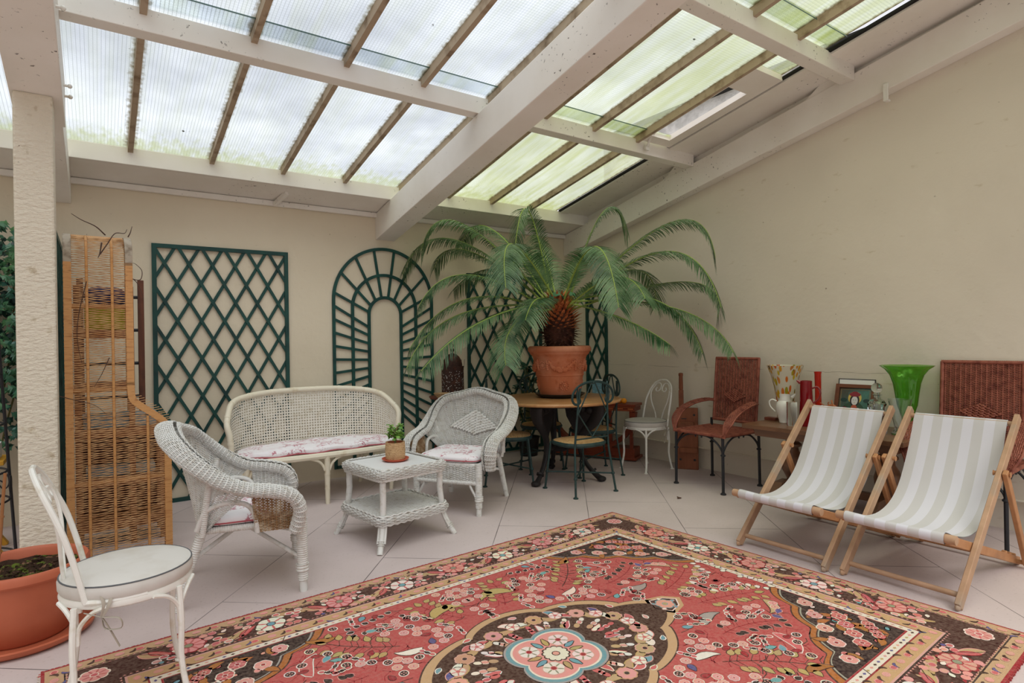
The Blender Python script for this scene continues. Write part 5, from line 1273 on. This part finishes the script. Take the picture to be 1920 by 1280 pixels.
# ------------------------------------------------------------------ the rug
def rug():
    HX, HY = 1.73, 1.25; r = random.Random(11)
    C = dict(red=(190, 84, 82), dred=(160, 40, 50), brown=(70, 44, 38), tan=(200, 162, 120), pink=(226, 160, 148), cream=(240, 228, 212), olive=(192, 164, 106), teal=(112, 166, 172), navy=(92, 88, 140), orange=(178, 110, 52), black=(46, 34, 34), grey=(168, 160, 152), rose=(208, 104, 104), sage=(150, 150, 120))
    m = MB(); Z = .010
    m.box((0, 0, .005), (2 * HX, 2 * HY, .0098), None, lin(C['dred']))
    def put(P, lay, c, mir):
        P = A(P)
        for sx in ((1, -1) if mir & 1 else (1,)):
            for sy in ((1, -1) if mir & 2 else (1,)):
                Q = np.c_[P[:, 0] * sx, P[:, 1] * sy, np.full(len(P), Z + lay * .00014)]
                a = np.sum(Q[:, 0] * np.roll(Q[:, 1], -1) - np.roll(Q[:, 0], -1) * Q[:, 1])
                m.poly(Q if a > 0 else Q[::-1], None, tuple(x * r.uniform(.9, 1.08) for x in lin(C[c])))
    def rect(hx, hy, lay, c): put([(-hx, -hy), (hx, -hy), (hx, hy), (-hx, hy)], lay, c, 0)
    def ell(x, y, a, b, rot, lay, c, mir=0, n=14):
        t = np.arange(n) * 2 * PI / n; u, v = a * np.cos(t), b * np.sin(t); put(np.c_[x + u * math.cos(rot) - v * math.sin(rot), y + u * math.sin(rot) + v * math.cos(rot)], lay, c, mir)
    def oell(x, y, a, b, rot, lay, c, o, mir=0, w=.005): ell(x, y, a + w, b + w, rot, lay, o, mir); ell(x, y, a, b, rot, lay + 1, c, mir)
    def flower(x, y, R_, n, lay, c, o, core, mir=0, rot=0, gap=None):
        t = np.arange(n * 6) * 2 * PI / (n * 6); rr = R_ * (1 - .16 * np.abs(np.sin(n * (t - rot) / 2 + PI / 2)) ** 3)
        rr = R_ * (.86 + .14 * np.abs(np.cos(n * (t - rot) / 2)) ** .6)
        for k, cc in ((1.14, o), (1, c)): put(np.c_[x + rr * k * np.cos(t), y + rr * k * np.sin(t)], lay + (k < 1.1), cc, mir)
        if gap:
            for k in range(n): a = rot + (k + .5) * 2 * PI / n; ell(x + R_ * .62 * math.cos(a), y + R_ * .62 * math.sin(a), R_ * .34, R_ * .085, a, lay + 2, gap, mir, 8)
        ell(x, y, R_ * .34, R_ * .34, 0, lay + 3, o, mir, 10); ell(x, y, R_ * .26, R_ * .26, 0, lay + 4, core, mir, 10)
    def leaf(x, y, ang, L, w, lay, c, o, mir=0, bend=0.0, ow=.005):
        n = 9; s = np.linspace(0, 1, n); ww = w * np.sin(PI * s ** .75) ; th = ang + bend * (s - .5)
        cx = x + np.cumsum(np.cos(th)) * L / n; cy = y + np.cumsum(np.sin(th)) * L / n
        for k, cc, l in ((ow, o, 0), (0, c, 1)):
            q = ww + k; nx, ny = -np.sin(th), np.cos(th)
            put(np.concatenate([np.c_[cx + nx * q, cy + ny * q], np.c_[cx - nx * q, cy - ny * q][::-1]]), lay + l, cc, mir)
    def line(P, w, lay, c, mir=0):
        P = A(P, float); T = np.gradient(P, axis=0); T = T / np.linalg.norm(T, axis=1)[:, None]; N = np.c_[-T[:, 1], T[:, 0]] * w / 2
        put(np.concatenate([P + N, (P - N)[::-1]]), lay, c, mir)
    def fern(x, y, ang, L, n, w, lay, c, o, mir, stem='brown', lw=.016, bend=.3):
        s = np.linspace(0, 1, 12); th = ang + bend * (s - .5); cx = x + np.cumsum(np.cos(th)) * L / 12; cy = y + np.cumsum(np.sin(th)) * L / 12
        line(np.c_[cx, cy], .005, lay, stem, mir)
        for k in range(n):
            f = (k + .6) / n; i = min(11, int(f * 11.99)); a = th[i]; px, py = cx[i], cy[i]; q = w * (1 - .35 * abs(f - .45))
            for sd in (1, -1):
                b = a + sd * 1.05; line([(px, py), (px + math.cos(b) * q * .5, py + math.sin(b) * q * .5)], .003, lay, stem, mir)
                leaf(px + math.cos(b) * q * .45, py + math.sin(b) * q * .45, b, q * .62, lw * .6, lay + 1, c, o, mir, 0, .004)
        leaf(cx[-1], cy[-1], th[-1], w * .6, lw * .6, lay + 1, c, o, mir, 0, .004)
    # nested bands
    for k, (d, c) in enumerate(((.012, 'tan'), (.074, 'black'), (.080, 'tan'), (.084, 'brown'), (.262, 'black'), (.267, 'pink'), (.276, 'tan'), (.338, 'dred'), (.345, 'cream'), (.380, 'dred'), (.386, 'red'))):
        rect(HX - d, HY - d, k, c)
    L0 = 11
    def along(fn, d, step, off=0.0, corner=0.0):
        """call fn(x, y, ang, k) along all four sides at distance d from the edge"""
        hx, hy = HX - d, HY - d
        for (p, q) in (((-hx, hy), (hx, hy)), ((hx, hy), (hx, -hy)), ((hx, -hy), (-hx, -hy)), ((-hx, -hy), (-hx, hy))):
            p, q = A(p), A(q); L = np.linalg.norm(q - p); n = max(1, int(round((L - 2 * corner) / step))); t = (q - p) / L; a = math.atan2(t[1], t[0])
            for k in range(n):
                c = p + t * (corner + (k + .5 + off) * (L - 2 * corner) / n); fn(c[0], c[1], a, k)
    # guards
    for d in (.043, .307):
        along(lambda x, y, a, k: (leaf(x - .012 * math.cos(a + .7), y - .012 * math.sin(a + .7), a + .7 * (1 if k % 2 else -1), .05, .006, L0, 'navy' if k % 5 == 0 else 'brown', 'brown', 0, 2.2, .001)), d, .075)
        along(lambda x, y, a, k: oell(x, y, .014, .010, a, L0, 'rose' if k % 2 else 'pink', 'pink', 0, .005), d, .075, .5)
    along(lambda x, y, a, k: put([(x + .010 * math.cos(a), y + .010 * math.sin(a)), (x - .007 * math.sin(a), y + .007 * math.cos(a)), (x - .010 * math.cos(a), y - .010 * math.sin(a)), (x + .007 * math.sin(a), y - .007 * math.cos(a))], L0, ('brown', 'pink', 'olive', 'navy')[k % 4], 0), .3625, .034)
    for d in (.087, .258): along(lambda x, y, a, k: put([(x + .007 * math.cos(a), y + .007 * math.sin(a)), (x - .009 * math.sin(a), y + .009 * math.cos(a)), (x - .007 * math.cos(a), y - .007 * math.sin(a))], L0, 'pink', 0), d, .022)
    # main border
    def unit_border(x, y, a, k):
        ca, sa = math.cos(a), math.sin(a); g = lambda u, v: (x + ca * u - sa * v, y + sa * u + ca * v); s = 1 if k % 2 else -1
        leaf(*g(-.20, -.075 * s), a + .55 * s, .17, .022, L0, 'tan', 'pink', 0, -.6 * s); leaf(*g(-.155, -.07 * s), a + .75 * s, .13, .014, L0 + 2, 'rose', 'dred', 0, -.5 * s)
        line([g(-.19, -.07 * s), g(-.12, -.02 * s), g(-.07, .05 * s)], .004, L0 + 4, 'brown')
        leaf(*g(.0, .062 * s), a - .25 * s, .20, .015, L0, 'tan', 'olive', 0, -.5 * s)
        (flower(*g(0, -.012 * s), .066, 6, L0 + 3, 'cream', 'brown', 'teal', 0, a, 'rose') if k % 2 else flower(*g(0, -.012 * s), .066, 9, L0 + 3, 'pink', 'dred', 'sage', 0, a, 'rose'))
        for u, v in ((.085, -.03), (.115, .0), (.10, .045), (-.075, .055), (-.10, .025), (.07, -.065), (-.06, -.068), (.135, .03), (.15, .06), (-.13, .05), (-.045, .07), (.045, .068), (.105, -.068)): oell(*g(u, v * s), .015, .012, a, L0 + 4, 'rose' if r.random() < .5 else 'pink', 'pink' if r.random() < .6 else 'cream', 0, .005)
        for u, v in ((.075, .02), (-.07, -.01), (.14, -.045)): leaf(*g(u, v * s), a + r.uniform(0, 6), .04, .010, L0 + 4, 'cream', 'brown', 0, 0, .002)
        for q_ in range(9): leaf(*g(r.uniform(-.16, .16), r.choice((-1, 1)) * r.uniform(.03, .078)), r.random() * 6.28, r.uniform(.025, .045), .007, L0 + 2, r.choice(('rose', 'pink', 'tan', 'tan', 'dred')), 'brown', 0, .6, .001)
        oell(*g(-.115, .07 * s), .010, .010, 0, L0 + 4, r.choice(('teal', 'navy', 'sage')), 'brown', 0, .003)
    along(unit_border, .172, .34, 0, .17)
    for sx in (1, -1):
        for sy in (1, -1): flower(sx * (HX - .172), sy * (HY - .172), .05, 8, L0 + 3, 'pink', 'cream', 'rose', 0, 0, 'rose')
    # corner spandrels
    fx, fy = HX - .388, HY - .388
    def scallop(k):
        P = [(fx, fy), (fx - .66 * k, fy)]
        for t in np.linspace(0, 1, 60):
            b = A([fx - .66 * k, fy]) * (1 - t) + A([fx, fy - .64 * k]) * t; n = unit(A([-.64, -.66])); P.append(tuple(b + n * .035 * abs(math.sin(t * PI * 4)) - n * .05 * math.sin(t * PI)))
        P.append((fx, fy - .64 * k)); return P
    for k, c, l in ((1.0, 'brown', 0), (.985, 'orange', 1), (.93, 'brown', 2), (.915, 'grey', 3), (.900, 'black', 4)): put(scallop(k), L0 + l, c, 3)
    for k in range(9):
        f = (k + .5) / 9; u, v = .56 * (1 - f), .54 * f
        for q in (.22, .48, .76):
            x, y = fx - u * q - .035, fy - v * q - .035
            if (k + int(q * 10)) % 2: flower(x, y, .034 if q > .3 else .026, 6, L0 + 6, 'rose' if k % 2 else 'pink', 'cream', 'dred', 3, k, 'pink')
            else: leaf(x - .03, y + .01, k * 1.3, .085, .017, L0 + 5, ('orange', 'teal', 'orange', 'cream')[(k + int(q * 10)) % 4], 'brown', 3, 1.0)
            oell(x + .03, y - .03, .013, .010, k, L0 + 5, r.choice(('pink', 'rose', 'cream')), 'pink', 3, .004)
    for k in range(70):
        u, v = r.uniform(.02, .60), r.uniform(.02, .58)
        if u / .60 + v / .58 > .9: continue
        oell(fx - u, fy - v, r.uniform(.009, .015), r.uniform(.007, .011), r.random() * 3, L0 + 4, r.choice(('pink', 'rose', 'cream', 'orange', 'teal')), r.choice(('pink', 'cream', 'brown')), 3, .004)
    # medallion
    ex, ey = .575, .375
    t = np.linspace(0, 2 * PI, 240, endpoint=False)
    rad = lambda k: (.92 + .10 * np.abs(np.cos(4 * t)) ** .7 + .22 * np.abs(np.cos(t)) ** 14 + .08 * np.abs(np.sin(t)) ** 10) * k
    for k, c, l in ((1.085, 'brown', 0), (1.07, 'tan', 1), (.985, 'brown', 2)): put(np.c_[rad(k) * np.cos(t) * ex, rad(k) * np.sin(t) * ey], L0 + l, c, 0)
    pol = lambda q, a: (q * ex * math.cos(a), q * ey * math.sin(a))
    for k in range(12):
        a = k * PI / 6 + PI / 12; x, y = pol(.80, a)
        flower(x, y, .040, 9, L0 + 5, 'pink' if k % 2 else 'tan', 'tan' if k % 2 else 'pink', 'black', 0, a)
        for s in (1, -1): leaf(*pol(.86, a + .05 * s), a + PI / 2 * s + .5 * s, .12, .015, L0 + 4, 'tan', 'olive', 0, -1.6 * s)
        x2, y2 = pol(.80, a + .262); flower(x2, y2, .032, 5, L0 + 6, 'cream', 'pink', 'rose', 0, a, 'rose')
        leaf(x2, y2, a + 1.2, .075, .018, L0 + 5, ('navy', 'teal', 'cream', 'rose')[k % 4], 'pink', 0, 1.2); leaf(x2, y2 - .01, a - 1.6, .08, .016, L0 + 5, ('cream', 'rose')[k % 2], 'cream', 0, -1.5)
        for q, sz, c1 in ((.53, .026, 'tan'), (.60, .020, 'pink'), (.66, .022, 'cream')):
            for o in (-.13, .13): oell(*pol(q, a + o), sz * .85, sz * .55, a + o, L0 + 4, c1 if (k + (o > 0)) % 3 else 'rose', 'brown' if c1 != 'pink' else 'cream', 0, .004)
        leaf(*pol(.45, a), a, .09, .014, L0 + 4, 'rose' if k % 2 else 'cream', 'cream' if k % 2 else 'rose', 0, .8 * (-1) ** k)
        leaf(*pol(.95, a + .13), a + 1.4, .05, .010, L0 + 5, ('rose', 'teal', 'pink')[k % 3], 'cream', 0, .8)
    q = lambda k: (.145 + .045 * np.abs(np.cos(2 * (t + PI / 4))) ** .8) * k
    for k, c, l in ((1.17, 'black', 7), (1.15, 'grey', 8), (1.10, 'teal', 9), (1.0, 'cream', 10), (.95, 'pink', 11)): put(np.c_[q(k) * np.cos(t) * 1.05, q(k) * np.sin(t)], L0 + l, c, 0)
    flower(0, 0, .056, 12, L0 + 12, 'cream', 'brown', 'pink')
    for k in range(4):
        a = k * PI / 2 + PI / 4; flower(.118 * math.cos(a), .112 * math.sin(a), .046, 6, L0 + 12, 'cream', 'pink', 'dred', 0, a, 'sage')
        for o in (-.22, .22): leaf(.06 * math.cos(a + PI / 4 + o), .06 * math.sin(a + PI / 4 + o), a + PI / 4 + o, .075, .012, L0 + 12, 'teal' if o > 0 else 'olive', 'brown')
    for s in (1, -1):   # pendants at the ends
        put([(s * .64, .0), (s * .70, .10), (s * .80, .07), (s * .86, 0), (s * .80, -.07), (s * .70, -.10)], L0 + 1, 'tan', 0); put([(s * .66, .0), (s * .705, .075), (s * .785, .055), (s * .835, 0), (s * .785, -.055), (s * .705, -.075)], L0 + 2, 'cream', 0); put([(s * .665, .0), (s * .707, .068), (s * .783, .048), (s * .825, 0), (s * .783, -.048), (s * .707, -.068)], L0 + 3, 'brown', 0)
        flower(s * .74, 0, .046, 7, L0 + 4, 'pink', 'teal', 'olive')
        for q_ in range(5): oell(s * (.74 + .058 * math.cos(q_ * 1.25)), .058 * math.sin(q_ * 1.25), .011, .008, q_, L0 + 6, ('teal', 'cream')[q_ % 2], 'pink', 0, .003)
    # field: big ferns and curled leaves first, then small blossoms around them, mirrored in quarters
    busy = []
    def bigfern(x, y, ang, L, n, w, c, o, stem, lw, bend):
        fern(x, y, ang, L, n, w, L0 + 2, c, o, 3, stem, lw, bend)
        for k in range(7): f = k / 6; a = ang + bend * (f * .5 - .25); busy.append((x + math.cos(a) * L * f, y + math.sin(a) * L * f, w * .92))
    bigfern(.10, .49, 1.15, .30, 6, .105, 'olive', 'brown', 'dred', .026, .5); bigfern(.46, .47, .72, .36, 7, .11, 'olive', 'brown', 'brown', .026, .4); bigfern(.84, .10, .30, .38, 7, .105, 'olive', 'brown', 'dred', .026, .4)
    bigfern(.66, .36, .25, .36, 7, .085, 'black', 'pink', 'dred', .024, .7); bigfern(.30, .81, -.25, .30, 6, .07, 'black', 'cream', 'dred', .022, .6); bigfern(1.27, .02, 1.2, .20, 4, .08, 'cream', 'brown', 'dred', .024, .2)
    for (x, y, a, L, w, c, o, b) in ((.24, .58, 2.9, .26, .034, 'olive', 'brown', 2.3), (.70, .28, -.3, .20, .030, 'grey', 'black', 1.6), (.86, .47, 1.9, .22, .026, 'rose', 'cream', 1.4), (.66, .75, .3, .16, .022, 'orange', 'brown', 1.2), (1.16, .26, 2.3, .20, .026, 'tan', 'brown', 1.7), (.40, .42, .2, .15, .022, 'cream', 'brown', 1.4)):
        leaf(x, y, a, L, w, L0 + 3, c, o, 3, b)
        for k in range(4): busy.append((x + math.cos(a) * L * k / 3 * .8, y + math.sin(a) * L * k / 3 * .8, w + .018))
    pts = []; tries = 0
    while len(pts) < 330 and tries < 26000:
        tries += 1; x, y = r.uniform(.005, fx - .02), r.uniform(.005, fy - .02)
        if (x / .70) ** 2 + (y / .44) ** 2 < 1 or (x < .88 and y < .11) or (fx - x) / .70 + (fy - y) / .68 < 1: continue
        if any((x - a) ** 2 + (y - b) ** 2 < .042 ** 2 for a, b in pts) or any((x - a) ** 2 + (y - b) ** 2 < c * c for a, b, c in busy): continue
        pts.append((x, y)); k = r.random(); a = r.random() * 6.28
        if k < .26: flower(x, y, .021, 7, L0 + 5, 'pink', 'cream', 'rose', 3, a)
        elif k < .46:
            oell(x, y, .019, .017, a, L0 + 5, 'black', 'cream', 3, .005)
            for q_ in range(4): b = a + q_ * PI / 2; ell(x + .009 * math.cos(b), y + .009 * math.sin(b), .004, .004, 0, L0 + 7, 'pink', 3, 6)
        elif k < .64: leaf(x - .03 * math.cos(a), y - .03 * math.sin(a), a, .062, .015, L0 + 5, r.choice(('teal', 'navy', 'cream', 'teal', 'cream')), r.choice(('brown', 'pink')), 3, r.uniform(-1, 1), .004)
        elif k < .84:
            for q_ in range(3): oell(x + (q_ - 1) * .028 * math.cos(a), y + (q_ - 1) * .028 * math.sin(a), .012, .009, a, L0 + 5, 'black' if q_ % 2 else 'rose', 'cream', 3, .005)
        else: leaf(x - .02, y, a, .055, .013, L0 + 5, 'dred', 'brown', 3, .5, .003)
    for k in range(170):
        x, y = r.uniform(.01, fx - .02), r.uniform(.01, fy - .02)
        if (x / .70) ** 2 + (y / .44) ** 2 < 1: continue
        a = r.random() * 6.28; line([(x, y), (x + .03 * math.cos(a), y + .03 * math.sin(a)), (x + .07 * math.cos(a + .4), y + .07 * math.sin(a + .4))], .0045, L0, 'dred' if k % 3 else 'brown', 3)
    # fringe tufts
    for s in (1, -1):
        for k in range(230):
            y = -HY + (k + .5) * 2 * HY / 230 + r.uniform(-.003, .003); L = r.uniform(.004, .016); m.box((s * (HX + L / 2), y, .004), (L, .004, .004), None, lin((226, 214, 200) if r.random() < .6 else C['rose']))
    for s in (1, -1):
        for k in range(300):
            x = -HX + (k + .5) * 2 * HX / 300 + r.uniform(-.004, .004)
            m.box((x, s * (HY + .002), .005), (.009, r.uniform(.004, .012), .008), None, lin(C['dred']))
    o = build('persian_rug', m, M['rug'], None, smooth=False)
    o.location = (1.582, 1.958, 0); o.rotation_euler.z = math.radians(2.9)
    tag(o, 'large red patterned wool rug with a floral border covering the floor in front', 'rug')
rug()
